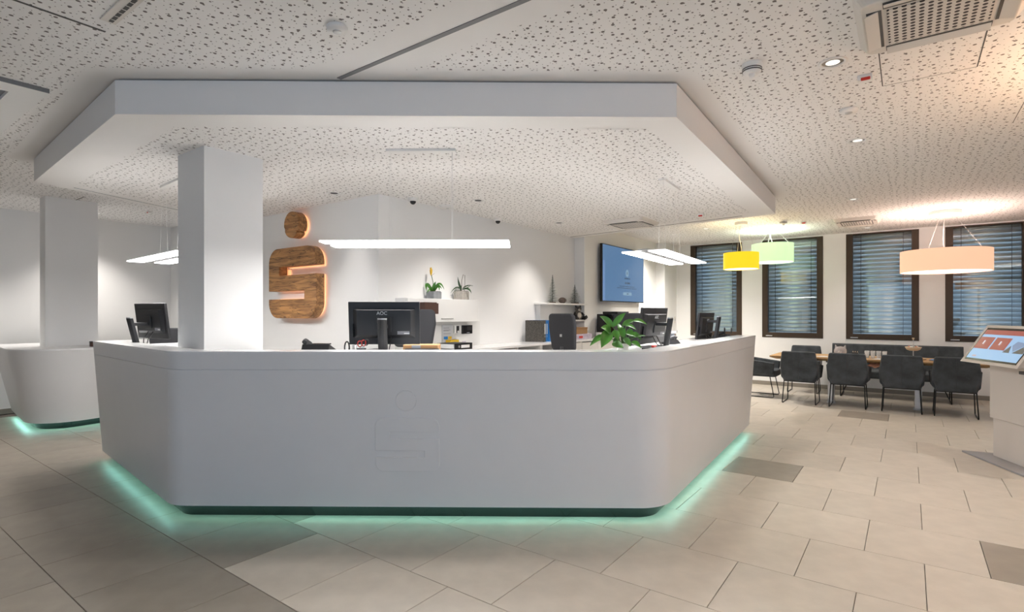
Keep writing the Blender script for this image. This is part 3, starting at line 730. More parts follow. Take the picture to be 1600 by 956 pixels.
for i in range(6):
    y0 = -0.93 + i * 0.31
    m = MB().prism(fillet([(0.20, 0.40), (0.29, 0.40), (0.36, 0.895), (0.29, 0.895)], [0.01, 0.01, 0.03, 0.03], 4, True), y0, y0 + 0.31)
    m.v = [(p[0], p[2], p[1]) for p in m.v]
    m.build('back_channel', 'velvet', b, bevel=0.005, seg=2, recalc=True)
MB().box(-0.29, 0.27, -0.93, 0.93, 0.34, 0.47).build('seat', 'velvet', b, bevel=0.03, seg=3)
for y in (-0.75, 0.75):
    MB().tube([(-0.22, y, 0.34), (-0.27, y, 0.02), (-0.24, y, 0.008), (0.22, y, 0.008), (0.25, y, 0.02), (0.20, y, 0.34)], 0.009, 8).build('leg', 'blackmetal', b)
    MB().tube([(-0.25, y, 0.008), (-0.0, y * 0.82, 0.34)], 0.008, 8).build('brace', 'blackmetal', b)
# table
tb = thing('dining_table', 'long oak table with undercut rim on two metal legs', 'table', (10.13, 0.45, 0))
MB().prism([(-0.36, -1.31), (0.36, -1.31), (0.36, 1.31), (-0.36, 1.31)], 0.695, 0.728, [(-0.45, -1.40), (0.45, -1.40), (0.45, 1.40), (-0.45, 1.40)]).add([], []).build('underside', 'oak', tb, recalc=True)
MB().box(-0.45, 0.45, -1.40, 1.40, 0.728, 0.75).build('tabletop', 'oak', tb, bevel=0.003)
for y in (0.56, -0.57):
    MB().box(-0.06, 0.08, y - 0.045, y + 0.045, 0.012, 0.695).build('leg', 'alu', tb, bevel=0.006)
    MB().box(-0.075, 0.095, y - 0.06, y + 0.06, 0.0, 0.012).build('foot_plate', 'alu', tb)
    MB().box(-0.34, 0.34, y - 0.04, y + 0.04, 0.672, 0.695).build('top_plate', 'darkgrey', tb)
# things on the table
t = thing('piggy_bank', 'round clear glass cat-eared jar on the oak table', 'glass jar', (10.15, 0.885, 0.75))
MB().lathe([(0.05, 0.0), (0.075, 0.02), (0.093, 0.075), (0.085, 0.12), (0.05, 0.155), (0.01, 0.163)], n=24).build('jar_body', 'pinkglass', t)
for s in (-1, 1): MB().cyl((0, s * 0.055, 0.135), (0, s * 0.07, 0.185), 0.024, 0.004, 10).build('ear', 'pinkglass', t)
MB().ball((-0.092, 0.0, 0.075), 0.02, 0.028, 0.02, 12, 8).build('snout', 'pinkglass', t)
t = thing('condiment_holder', 'small black holder with cream sticks on the oak table', 'holder', (10.15, 0.685, 0.75))
MB().box(-0.04, 0.04, -0.045, 0.045, 0, 0.075).build('holder_body', 'black', t, bevel=0.004)
for k in range(3): MB().cyl((-0.02, -0.03 + 0.028 * k, 0.03), (-0.02, -0.035 + 0.03 * k, 0.095), 0.004, n=8).build('stick', 'cream', t)
k = 0
for iy in range(4):
    for ix in range(2):
        t = tag(MB().lathe([(0.026, 0.0), (0.033, 0.11), (0.031, 0.11), (0.025, 0.006), (0.002, 0.006)], n=20).build('drinking_glass', 'clearglass'), 'clear straight drinking glass in the cluster on the oak table', 'glass', 'drinking glasses on the oak table')
        t.location = (10.02 + ix * 0.075, 0.295 + iy * 0.075, 0.7505)
t = thing('tiered_stand', 'two-tier cream serving stand with snacks on the oak table', 'serving stand', (10.1, -0.06, 0.75))
MB().lathe([(0.10, 0.0), (0.155, 0.012), (0.16, 0.025), (0.15, 0.022), (0.002, 0.010)], n=32).build('lower_plate', 'cream', t)
MB().lathe([(0.05, 0.135), (0.085, 0.15), (0.105, 0.19), (0.098, 0.19), (0.002, 0.15)], n=32).build('upper_bowl', 'cream', t)
MB().cyl((0, 0, 0.01), (0, 0, 0.30), 0.006, n=10).build('post', 'alu', t); MB().lathe([(0.006, 0.295), (0.012, 0.31), (0.018, 0.325), (0.002, 0.328)], n=14).build('knob', 'cream', t)
for k in range(9):
    a = k * 2.4; r = 0.05 + 0.05 * (k % 3) / 2
    MB().ball((r * math.cos(a), r * math.sin(a), 0.028), 0.022, 0.018, 0.014, 8, 6).build('snack', 'snack', t)
for k in range(5):
    a = k * 1.3; MB().ball((0.05 * math.cos(a), 0.05 * math.sin(a), 0.19), 0.026, 0.02, 0.014, 8, 6).build('sweet', 'peach' if k % 2 else 'paper', t)
for k, (lab, m_, u, v, a, z) in enumerate((('white magazine lying on the oak table near the kiosk', 'paper', 10.0, -0.50, 0.2, 0.7505), ('folded blue leaflet lying on top of the white magazine', 'blue', 10.0, -0.40, -0.2, 0.7587), ('white brochure lying at the far right of the oak table', 'paper', 10.2, -0.82, 0.1, 0.7505))):
    t = thing('magazine', lab, 'magazine', (u, v, z), a)
    MB().box(-0.10, 0.10, -0.14, 0.14, 0, 0.007).build('pages', 'paper', t); MB().box(-0.102, 0.102, -0.142, 0.142, 0.007, 0.008).build('cover', m_, t)
for lab, u, v, a in (('white paper sheet on the left of the oak table', 9.9, 1.12, 0.3), ('white napkin beside the drinking glasses', 9.83, 0.36, 0.7)):
    t = tag(MB().add([(-0.07, -0.09, 0), (0.07, -0.09, 0.004), (0.07, 0.09, 0), (-0.07, 0.09, 0.006), (0, 0, 0.012)], [(0, 1, 4), (1, 2, 4), (2, 3, 4), (3, 0, 4)]).build('napkin', 'paper'), lab, 'napkin'); t.location = (u, v, 0.7505); t.rotation_euler = (0, 0, a)
# peach cloth over the arm of the second chair
m = MB(); nx, ny = 10, 12; v = []
for i in range(nx):
    for j in range(ny):
        x = -0.13 + 0.26 * i / (nx - 1); y = -0.16 + 0.32 * j / (ny - 1)
        z = 0.03 + 0.018 * math.sin(i * 1.3 + j * 0.8) + 0.012 * math.sin(j * 1.9) - 0.09 * max(0, abs(y) - 0.09) / 0.07
        v.append((x, y, z))
v2 = [(p[0], p[1], p[2] - 0.03) for p in v]
f = []
for i in range(nx - 1):
    for j in range(ny - 1):
        a = i * ny + j; f.append((a, a + ny, a + ny + 1, a + 1)); f.append(tuple(q + nx * ny for q in (a, a + 1, a + ny + 1, a + ny)))
bd = [i * ny for i in range(nx)] + [(nx - 1) * ny + j for j in range(1, ny)] + [i * ny + ny - 1 for i in range(nx - 2, -1, -1)] + [j for j in range(ny - 2, 0, -1)]
f += [(bd[i], bd[(i + 1) % len(bd)], bd[(i + 1) % len(bd)] + nx * ny, bd[i] + nx * ny) for i in range(len(bd))]
t = tag(m.add(v + v2, f).build('throw_blanket', 'peach', recalc=True, sub=1), 'crumpled peach cloth lying over the chair arms under the table', 'cloth')
t.location = (9.86, 0.40, 0.640)

# ================================================================ TOUCH KIOSK
kz = thing('touch_kiosk', 'beige pillar kiosk with tilted touch screen at the right edge', 'kiosk', (7.25, -0.43, 0), math.atan2(-0.42, -0.905))
MB().prism(fillet([(-0.05, 0.04), (0.85, 0.04), (0.85, 0.60), (0.10, 0.60)], [0.01, 0.02, 0.02, 0.02], 4, True), 0.0, 0.018).build('base_plate', 'kioskbase', kz, bevel=0.003, recalc=True)
MB().box(0.14, 0.66, 0.215, 0.42, 0.018, 0.40).build('lower_column', 'kiosk', kz, bevel=0.006)
MB().box(0.115, 0.685, 0.20, 0.435, 0.40, 0.98).build('upper_column', 'kiosk', kz, bevel=0.006)
MB().box(0.60, 0.72, 0.15, 0.21, 0.885, 0.915).build('scanner', 'black', kz, bevel=0.004)
# head: tilted box
lo_, hi_ = Vector((0, 0.0, 0.952)), Vector((0, 0.25, 1.328)); upk = (hi_ - lo_).normalized(); LH = (hi_ - lo_).length
xk = Vector((1, 0, 0)); nk = xk.cross(upk)
MK = frame_mat(lo_, xk, upk, nk)
fr = [(0, 0), (0.82, 0), (0.82, LH), (0, LH)]
bk = [(0.05, 0.07), (0.77, 0.07), (0.77, LH - 0.02), (0.05, LH - 0.02)]
MB().prism(bk, -0.085, 0.0, fr).xf(MK).build('head', 'kiosk', kz, bevel=0.004, recalc=True)
head_screen = MB().box(0.042, 0.778, 0.035, LH - 0.035, 0.0, 0.0022).xf(MK).build('screen', 'blackgloss', kz)
def ui(pts, m, z): MB().add([MK @ Vector((p[0], p[1], 0.003 + (z - 0.003) * 2.5)) for p in pts], [tuple(range(len(pts)))]).build('screen_graphic', m, head_screen)
sx0, sx1, sy0, sy1 = 0.055, 0.765, 0.055, LH - 0.06
ui([(sx0, sy0), (sx1, sy0), (sx1, sy1), (sx0, sy1)], 'uiblue', 0.003)
hh = sy1 - sy0; ww_ = sx1 - sx0
def fx(a): return sx0 + a * ww_
def fy(b): return sy0 + b * hh
ui([(fx(0), fy(0.84)), (fx(1), fy(0.84)), (fx(1), fy(1)), (fx(0), fy(1))], 'uired', 0.0034)
for a, b in ((0.0, 0.30), (0.33, 0.63)):
    ui([(fx(a), fy(0.34)), (fx(b), fy(0.34)), (fx(b), fy(0.75)), (fx(a), fy(0.75))], 'uired', 0.0034)
    ui([(fx(a + .12), fy(0.50)), (fx(a + .15), fy(0.50)), (fx(a + .15), fy(0.63)), (fx(a + .12), fy(0.63))], 'uiwhite', 0.0038)
    ui([(fx(a + .16), fy(0.46)), (fx(a + .165), fy(0.46)), (fx(a + .165), fy(0.60)), (fx(a + .16), fy(0.60))], 'uipeach', 0.0038)
ui([(fx(0.62), fy(0.28)), (fx(0.75), fy(0.28)), (fx(0.70), fy(0.52))], 'uigrey', 0.0036)
ui([(fx(0.80), fy(0.28)), (fx(1), fy(0.28)), (fx(1), fy(0.60)), (fx(0.98), fy(0.60))], 'uigrey', 0.0036)
ui([(fx(0.72), fy(0.52)), (fx(0.80), fy(0.32)), (fx(0.97), fy(0.60)), (fx(0.76), fy(0.66))], 'uisteel', 0.0038)
ui([(fx(0.10), fy(0.06)), (fx(0.18), fy(0.06)), (fx(0.18), fy(0.11)), (fx(0.10), fy(0.11))], 'uipeach', 0.0036)

# ================================================================ WALL SCREEN
tv = thing('wall_screen_television', 'wide flat television showing a blue setup page on the wall', 'television', (9.3, 4.36, 1.65))
MB().box(-0.3, 0.3, -0.06, 0, 0.3, 0.7).build('wall_mount', 'blackmetal', tv)
MB().box(-0.90, 0.90, -0.105, -0.06, 0, 1.01).build('casing', 'blackgloss', tv, bevel=0.004)
scn = MB().box(-0.885, 0.885, -0.1062, -0.104, 0.018, 0.995).build('screen', 'tvblue', tv)
def tq(x0, x1, z0, z1, m, d=0.0002): MB().add([(x0, -0.1064 - d, z0), (x1, -0.1064 - d, z0), (x1, -0.1064 - d, z1), (x0, -0.1064 - d, z1)], [(0, 1, 2, 3)]).build('screen_graphic', m, scn)
MB().add([(0.12 + 0.068 * math.cos(2 * PI * k / 24), -0.1066, 0.545 + 0.068 * math.sin(2 * PI * k / 24)) for k in range(24)], [tuple(range(24))]).build('screen_graphic', 'tvpale', scn)
tq(0.095, 0.11, 0.52, 0.57, 'tvtext', 0.0004); tq(0.13, 0.145, 0.52, 0.57, 'tvtext', 0.0004)
def words(xs, z, h):
    for a, b in xs: tq(a, b, z - h / 2, z + h / 2, 'tvtext')
words([(0.0, 0.17), (0.19, 0.25)], 0.445, 0.022); words([(0.02, 0.09), (0.11, 0.25)], 0.36, 0.034)
words([(-0.22, -0.12), (-0.10, 0.02), (0.04, 0.2), (0.22, 0.46)], 0.295, 0.012); words([(-0.32, -0.2), (-0.18, 0.02), (0.04, 0.3), (0.32, 0.55)], 0.262, 0.012)
tq(-0.06, 0.32, 0.13, 0.185, 'tvpale'); tq(0.10, 0.18, 0.15, 0.168, 'tvtext', 0.0004)
tq(-0.885, -0.80, 0.018, 0.72, 'tvlight')
t = thing('light_switch', 'pale switch plate on the wall left of the first window', 'switch', (11.72, 4.17, 1.30))
MB().box(-0.04, 0.04, -0.012, 0, -0.07, 0.07).build('plate', 'offwhite', t, bevel=0.003); MB().box(-0.03, 0.03, -0.016, -0.01, -0.03, 0.03).build('rocker', 'alu', t, bevel=0.003)

# ================================================================ BACK WALL FURNITURE
# low sideboard units in one continuous top
st = thing('long_worktop', 'long white sideboard worktop along the back wall', 'worktop', (6.0, 4.3, 1.005))
MB().box(3.98, 9.6, 4.06, 4.355, 1.005, 1.035).build('worktop_board', 'gloss', st, True, bevel=0.003)
MB().box(3.98, 7.95, 4.355, 4.548, 1.005, 1.035).build('worktop_board', 'gloss', st, True)
sides = ['beneath the hanging cupboard', 'left of the marbled binder', 'beneath the marbled binder', 'beneath the cardboard box', 'beneath the black printer']
for i in range(5):
    u0 = 3.98 + i * 1.12
    c = thing('sideboard_unit', 'white sideboard unit ' + sides[i], 'cabinet', (u0 + 0.56, 4.2, 0))
    vb = 4.35 if u0 + 1.12 > 7.95 else 4.54
    MB().box(u0 + 0.004, u0 + 1.116, 4.10, vb, 0.0, 0.78).build('carcass', 'white', c, True)
    MB().box(u0 + 0.004, u0 + 0.024, 4.08, vb, 0.78, 1.005).build('side_panel', 'white', c, True); MB().box(u0 + 1.096, u0 + 1.116, 4.08, vb, 0.78, 1.005).build('side_panel', 'white', c, True)
    MB().box(u0 + 0.55, u0 + 0.57, 4.08, vb, 0.78, 1.005).build('divider', 'white', c, True)
    MB().box(u0 + 0.024, u0 + 0.55, vb - 0.02, vb, 0.78, 1.005).build('back_panel', 'greyblue', c, True)
    if i in (2, 3, 4):
        MB().box(u0 + 0.57, u0 + 1.096, 4.075, 4.095, 0.785, 0.995).build('drawer', 'white', c, True, bevel=0.003)
        MB().box(u0 + 0.03, u0 + 0.545, 4.075, 4.095, 0.785, 0.99).build('drawer', 'white', c, True, bevel=0.003) if i > 2 else None
    for k in (0, 1): MB().box(u0 + 0.01 + k * 0.553, u0 + 0.553 + k * 0.553, 4.082, 4.10, 0.02, 0.775).build('door', 'white', c, True, bevel=0.003)
for k, (u, lab, m_) in enumerate(((5.75, 'brown paper tray inside the open sideboard niche', 'brown'), (5.4, 'dark grey letter tray inside the open sideboard niche', 'darkgrey'))):
    t = thing('letter_tray', lab, 'tray', (u, 4.3, 0.78))
    MB().box(-0.12, 0.12, -0.15, 0.15, 0.0, 0.02).build('tray_base', m_, t); MB().box(-0.12, 0.12, -0.15, 0.15, 0.10, 0.12).build('tray_shelf', m_, t)
    for s in (-1, 1): MB().box(s * 0.12 - 0.004, s * 0.12 + 0.004, -0.15, 0.15, 0.0, 0.14).build('tray_side', m_, t)
# hanging cupboard
hc = thing('hanging_cupboard', 'white hanging flap cupboard on the back wall', 'cupboard', (4.6, 4.45, 1.345))
MB().box(4.0, 5.19, 4.37, 4.55, 1.345, 1.615).build('carcass', 'white', hc, True, bevel=0.002)
fl = MB().box(4.002, 5.188, 4.352, 4.369, 1.347, 1.613).build('flap_door', 'white', hc, True, bevel=0.002)
MB().box(4.51, 4.705, 4.325, 4.338, 1.377, 1.390).build('handle', 'alu', hc, True, bevel=0.003)
for u in (4.53, 4.685): MB().box(u - 0.006, u + 0.006, 4.335, 4.355, 1.378, 1.389).build('handle_post', 'alu', hc, True)
MB().box(4.0, 5.44, 4.535, 4.55, 1.035, 1.345).build('back_board', 'white', hc, True, bevel=0.001)
t = thing('leaflet_holder', 'tall grey notice sheet with coloured cards below the hanging cupboard', 'notice', (4.81, 4.535, 1.04))
MB().box(-0.09, 0.09, -0.012, 0, 0.02, 0.265).build('sheet', 'textsilver', t); 
for k, (x0, x1, z) in enumerate(((-0.07, 0.03, 0.225), (-0.07, 0.05, 0.20), (-0.07, 0.02, 0.19), (-0.07, 0.055, 0.155))): MB().box(x0, x1, -0.013, -0.012, z, z + 0.006).build('text_line', 'textgrey', t)
MB().box(-0.065, 0.0, -0.016, -0.012, 0.09, 0.125).build('blue_card', 'blue', t); MB().box(0.012, 0.07, -0.016, -0.012, 0.09, 0.125).build('yellow_card', 'yellow', t)
MB().box(-0.04, 0.11, -0.10, -0.02, 0.045, 0.085).build('yellow_box', 'yellow', t, bevel=0.003)
t = thing('card_stand', 'clear acrylic card stand with blue print beside the notice', 'card stand', (5.0, 4.46, 1.035))
MB().box(-0.10, 0.10, -0.004, 0.0, 0, 0.12).build('acrylic_front', 'white', t); MB().box(-0.10, 0.10, -0.05, 0.04, 0, 0.006).build('acrylic_foot', 'white', t); MB().box(0.0, 0.07, -0.0055, -0.004, 0.035, 0.065).build('print', 'lilac', t)
t = thing('key_switch', 'small white key pad with black front on the back board', 'key pad', (4.965, 4.535, 1.2))
MB().box(-0.045, 0.03, -0.03, 0, 0, 0.095).build('housing', 'white', t, bevel=0.003); MB().box(-0.015, 0.032, -0.034, -0.03, 0.005, 0.09).build('front', 'black', t); MB().cyl((0.01, -0.034, 0.018), (0.01, -0.042, 0.018), 0.014, n=14).build('key_knob', 'white', t)
t = thing('alarm_display', 'black square alarm display on the back board', 'alarm display', (5.16, 4.535, 1.188))
MB().box(-0.085, 0.09, -0.035, 0, 0, 0.108).build('housing', 'blackgloss', t, bevel=0.004); MB().box(-0.02, 0.08, -0.037, -0.034, 0.04, 0.095).build('display', 'black', t); MB().box(-0.02, 0.03, -0.038, -0.035, 0.012, 0.018).build('lettering_bar', 'textsilver', t)
# lying binder
def binder(label, loc, rz, w, d, h, mcover, lying=False):
    t = thing('ring_binder', label, 'binder', loc, rz)
    parts = []
    m1 = MB().box(-w / 2, -w / 2 + 0.004, -d / 2, d / 2, 0, h); m2 = MB().box(w / 2 - 0.004, w / 2, -d / 2, d / 2, 0, h)
    sp = MB().box(-w / 2, w / 2, -d / 2, -d / 2 + 0.004, 0, h)
    pg = MB().box(-w / 2 + 0.008, w / 2 - 0.012, -d / 2 + 0.02, d / 2 - 0.01, 0.008, h - 0.012)
    lb = MB().box(-w / 2 + (0.019 if lying else 0.012), w / 2 - (0.019 if lying else 0.012), -d / 2 - 0.001, -d / 2, h * 0.36, h * 0.84)
    rg = MB().cyl((0, -d / 2 - 0.001, h * 0.25), (0, -d / 2 + 0.001, h * 0.25), 0.014, n=16)
    for nm, m_, mm in (('cover', m1, mcover), ('cover', m2, mcover), ('spine', sp, mcover), ('pages', pg, 'paper'), ('spine_label', lb, 'paper'), ('finger_ring', rg, 'alu')):
        if lying: m_.xf(Matrix.Translation((0, 0, w / 2)) @ Matrix.Rotation(PI / 2, 4, 'Y') @ Matrix.Translation((0, 0, -h / 2)))
        m_.build(nm, mm, t)
    return t
binder('black ring binder lying flat below the yellow card box', (4.60, 4.21, 1.035), 0.0, 0.072, 0.27, 0.30, 'black', True)
binder('grey marbled ring binder standing beside the blue one', (6.46, 4.34, 1.035), 0.30, 0.075, 0.285, 0.31, 'marbled')
for x, lab in ((6.555, 'blue ring binder standing behind the centre office chair'), (6.65, 'second blue ring binder mostly hidden by the centre office chair')):
    binder(lab, (x, 4.36, 1.035), 0.30, 0.07, 0.27, 0.31, 'blue')
t = thing('cardboard_box', 'flat brown cardboard box on the white lilac box', 'box', (7.55, 4.32, 1.115))
MB().box(-0.25, 0.25, -0.10, 0.10, 0, 0.10).build('box_body', 'cardboard', t, bevel=0.004); MB().box(-0.255, 0.255, -0.105, 0.105, 0.085, 0.105).build('lid', 'cardboard', t, bevel=0.003)
t = thing('gift_box', 'white and lilac patterned flat box with red print', 'box', (7.57, 4.30, 1.035))
MB().box(-0.33, 0.33, -0.11, 0.11, 0, 0.078).build('box_body', 'lilac', t, bevel=0.004); MB().box(-0.1, 0.02, -0.112, -0.11, 0.015, 0.05).build('red_print', 'red', t)
# wall shelf unit
sh = thing('wall_shelf', 'white two-board wall shelf in the corner niche', 'shelf', (7.3, 4.45, 1.33))
MB().box(6.72, 7.945, 4.30, 4.55, 1.58, 1.603).build('shelf_board', 'white', sh, True, bevel=0.002); MB().box(7.15, 7.945, 4.30, 4.55, 1.318, 1.340).build('shelf_board', 'white', sh, True, bevel=0.002)
MB().box(6.78, 7.15, 4.47, 4.55, 1.318, 1.58).build('back_panel', 'white', sh, True)
def bristle_tree(label, loc, h, r):
    t = thing('bristle_tree', label, 'ornament tree', loc)
    MB().cyl((0, 0, 0), (0, 0, 0.02), r * 0.6, r * 0.5, 16).build('base', 'twig', t); MB().cyl((0, 0, 0.0), (0, 0, h), 0.004, n=6).build('trunk', 'twig', t)
    m = MB(); rnd = random.Random(int(h * 1000)); m2 = MB()
    n = int(h * 70)
    for i in range(n):
        f_ = i / n; z = 0.03 + f_ * (h - 0.04); rr = r * (1 - f_) ** 0.9 + 0.004
        for k in range(20):
            a = 2 * PI * (k + rnd.random()) / 20; e = rr * (0.8 + 0.3 * rnd.random())
            c, s = math.cos(a), math.sin(a); wv = 0.0022
            (m2 if rnd.random() < 0.22 else m).add([(-s * wv, c * wv, z), (s * wv, -c * wv, z), (c * e, s * e, z - 0.006), (0, 0, z + 0.006)], [(0, 1, 2), (0, 2, 3), (1, 3, 2)])
    m.build('bristles', 'pine', t)['kind'] = 'stuff'; m2.build('frosted_bristles', 'snow', t)['kind'] = 'stuff'
bristle_tree('tall slim frosted bristle tree on the wall shelf', (7.05, 4.42, 1.603), 0.435, 0.095)
bristle_tree('shorter wide frosted bristle tree on the wall shelf', (7.70, 4.40, 1.603), 0.31, 0.125)
t = thing('pine_cone', 'grey brown pine cone standing between the two bristle trees', 'pine cone', (7.31, 4.40, 1.603))
MB().ball((0, 0, 0.045), 0.06, 0.055, 0.05, 14, 10).build('core', 'cone', t)
for i in range(28):
    z = 0.01 + 0.08 * i / 28; a = i * 2.4; rr = 0.062 * math.sin(PI * (0.12 + 0.8 * i / 28))
    MB().ball((rr * math.cos(a), rr * math.sin(a), z), 0.014, 0.014, 0.006, 8, 5).build('scale', 'cone', t)
t = thing('plush_raccoon', 'small black and white plush raccoon sitting on the lower shelf', 'plush toy', (7.80, 4.40, 1.340), -0.6)
MB().lathe([(0.05, 0.0), (0.078, 0.03), (0.075, 0.08), (0.052, 0.13), (0.03, 0.15), (0.002, 0.155)], n=18).build('body', 'furgrey', t)
MB().ball((0, -0.05, 0.065), 0.042, 0.035, 0.055, 12, 8).build('belly', 'furwhite', t)
hd = MB().ball((0, -0.015, 0.175), 0.055, 0.05, 0.045, 14, 10).build('head', 'furgrey', t)
MB().ball((0, -0.06, 0.163), 0.022, 0.026, 0.018, 10, 8).build('muzzle', 'furwhite', hd); MB().ball((0, -0.086, 0.168), 0.007, n=8, m=6).build('nose', 'black', hd)
for s in (-1, 1):
    MB().ball((s * 0.024, -0.053, 0.182), 0.016, 0.012, 0.011, 8, 6).build('eye_patch', 'black', hd); MB().cyl((s * 0.036, -0.01, 0.205), (s * 0.042, -0.01, 0.235), 0.018, 0.006, 10).build('ear', 'black', hd)
    MB().tube([(s * 0.06, -0.02, 0.115), (s * 0.085, -0.06, 0.075), (s * 0.06, -0.09, 0.06)], 0.016, 8).build('arm', 'black', t)
    MB().tube([(s * 0.05, -0.02, 0.02), (s * 0.09, -0.08, 0.018), (s * 0.095, -0.115, 0.03)], 0.022, 8).build('leg', 'black', t)
MB().tube([(0.05, 0.03, 0.03), (0.12, 0.0, 0.03), (0.16, -0.03, 0.055)], 0.024, 8).build('tail', 'black', t)
t = thing('printer', 'black office printer on the sideboard under the television', 'printer', (8.72, 4.12, 1.035))
MB().box(-0.40, 0.28, -0.12, 0.20, 0, 0.40).build('printer_body', 'blackgloss', t, bevel=0.01); MB().box(-0.22, 0.25, -0.10, 0.18, 0.40, 0.44).build('scanner_lid', 'black', t, bevel=0.006); MB().box(-0.3, -0.02, -0.126, -0.12, 0.27, 0.36).build('control_panel', 'darkgrey', t)
t = thing('acrylic_cup', 'small clear cup on the sideboard left of the printer', 'cup', (8.08, 4.15, 1.035))
MB().lathe([(0.05, 0), (0.055, 0.09), (0.05, 0.09), (0.045, 0.006), (0.002, 0.006)], n=18).build('cup_wall', 'white', t); MB().lathe([(0.056, 0.085), (0.056, 0.092)], n=18).build('rim', 'white', t)
t = thing('document_box', 'dark brown document box fixed to the hanging cupboard behind the monitor', 'box', (4.28, 4.33, 1.44))
MB().box(-0.10, 0.09, -0.06, 0.02, 0, 0.13).build('box_body', 'brown', t, bevel=0.003); MB().box(0.09, 0.12, -0.055, 0.02, 0, 0.12).build('side_flap', 'brown', t, bevel=0.002)
# ================================================================ MONITORS (back faces local -y, screen faces +y)
def monitor(label, loc, rz, logo='AOC', foot=True, h=0.40, tilt=0.12, post_shift=0.0, lean=0.16):
    """loc = foot of the post on the worktop"""
    t = thing('computer_monitor', label, 'monitor', loc, rz, 'monitors on the reception counter')
    W2, H_ = 0.265, 0.325; z0 = h - H_; dy = 0.13
    T = Matrix.Translation((post_shift, dy, z0)) @ Matrix.Rotation(tilt, 4, 'X')
    pn = MB().box(-W2, W2, 0.0, 0.022, 0, H_).xf(T).build('panel', 'black', t, bevel=0.004)
    MB().box(-W2 + 0.004, W2 - 0.004, 0.022, 0.024, 0.012, H_ - 0.006).xf(T).build('display', 'blackgloss', pn)
    v = [(-0.23, 0, 0.05), (0.23, 0, 0.05), (0.23, 0, H_ - 0.055), (-0.23, 0, H_ - 0.055), (-0.20, -0.022, 0.075), (0.20, -0.022, 0.075), (0.20, -0.022, H_ - 0.06), (-0.20, -0.022, H_ - 0.06)]
    MB().add(v, [(0, 1, 5, 4), (1, 2, 6, 5), (2, 3, 7, 6), (3, 0, 4, 7), (4, 5, 6, 7)]).xf(T).build('rear_housing', 'black', t, bevel=0.003, recalc=True)
    MB().box(-W2 + 0.04, W2 - 0.035, -0.002, 0.001, H_ - 0.056, H_ - 0.050).xf(T).build('vent_slot', 'blackgloss', t)
    MB().box(-0.055, 0.055, -0.030, -0.020, 0.10, 0.21).xf(T).build('mount_plate', 'black', t, bevel=0.003)
    MB().box(0.10, 0.19, -0.0235, -0.0215, 0.075 - 0.03 + 0.035, 0.105).xf(T).build('rating_label', 'textgrey', t)
    MB().box(0.15, 0.19, -0.0240, -0.0235, 0.084, 0.092).xf(T).build('barcode', 'paper', t)
    MB().box(-0.235, -0.229, -0.012, 0.004, 0.06, 0.16).xf(T).build('port_strip', 'blackgloss', t)
    if logo:
        lm = text_mb(logo, 0.036); lm.xf(T @ Matrix.Translation((-0.012, -0.0232, H_ - 0.085)) @ Matrix.Rotation(PI / 2, 4, 'X')); lm.build('brand_lettering', 'textsilver', t)
    # post with silver cut top
    prof = [(-0.036, 0.012), (-0.030, -0.012), (-0.015, -0.024), (0.0, -0.028), (0.015, -0.024), (0.030, -0.012), (0.036, 0.012)]
    MB().prism(prof, 0.0, 0.262, [(p[0], p[1] - lean * 0.262) for p in prof]).build('post', 'black', t, bevel=0.003, recalc=True)
    MB().prism([(p[0] * 0.96, p[1] * 0.94 - lean * 0.262) for p in prof], 0.262, 0.272).build('post_cap', 'alu', t, recalc=True)
    MB().box(-0.022, 0.022, 0.005 - lean * 0.2, dy - 0.03, 0.195, 0.225).build('arm', 'black', t, bevel=0.004)
    if foot:
        MB().prism(fillet([(-0.13, -0.02), (0.13, -0.02), (0.10, 0.20), (-0.10, 0.20)], [0.02] * 4, 4, True), 0, 0.012).build('foot', 'darkgrey', t, bevel=0.003)
    for s in (-0.035, 0.045):
        MB().tube([(s, dy - 0.02, z0 + 0.07), (s - 0.005, dy - 0.06, z0 + 0.0), (s * 0.7, dy - 0.07, 0.02), (s * 0.3 + 0.02, 0.035, 0.014)], 0.004, 6).build('cable', 'black', t)
    return t
monitor('black flat monitor seen from behind in the middle of the counter', (2.615, 3.105, 1.14), math.atan2(-0.805, 0.593) + 0.06, h=0.397, post_shift=-0.01)
monitor('black monitor side-on beside the counter column', (1.90, 5.60, 1.14), math.radians(-84), logo=None, h=0.40, lean=0.24)
monitor('black monitor seen from behind next to the leafy plant', (4.72, 1.76, 1.14), math.radians(-3), logo='AOC', h=0.36)
monitor('black monitor seen from behind at the far right end of the counter', (6.62, 1.86, 1.14), math.radians(-2), logo='AOC', h=0.315, foot=False)

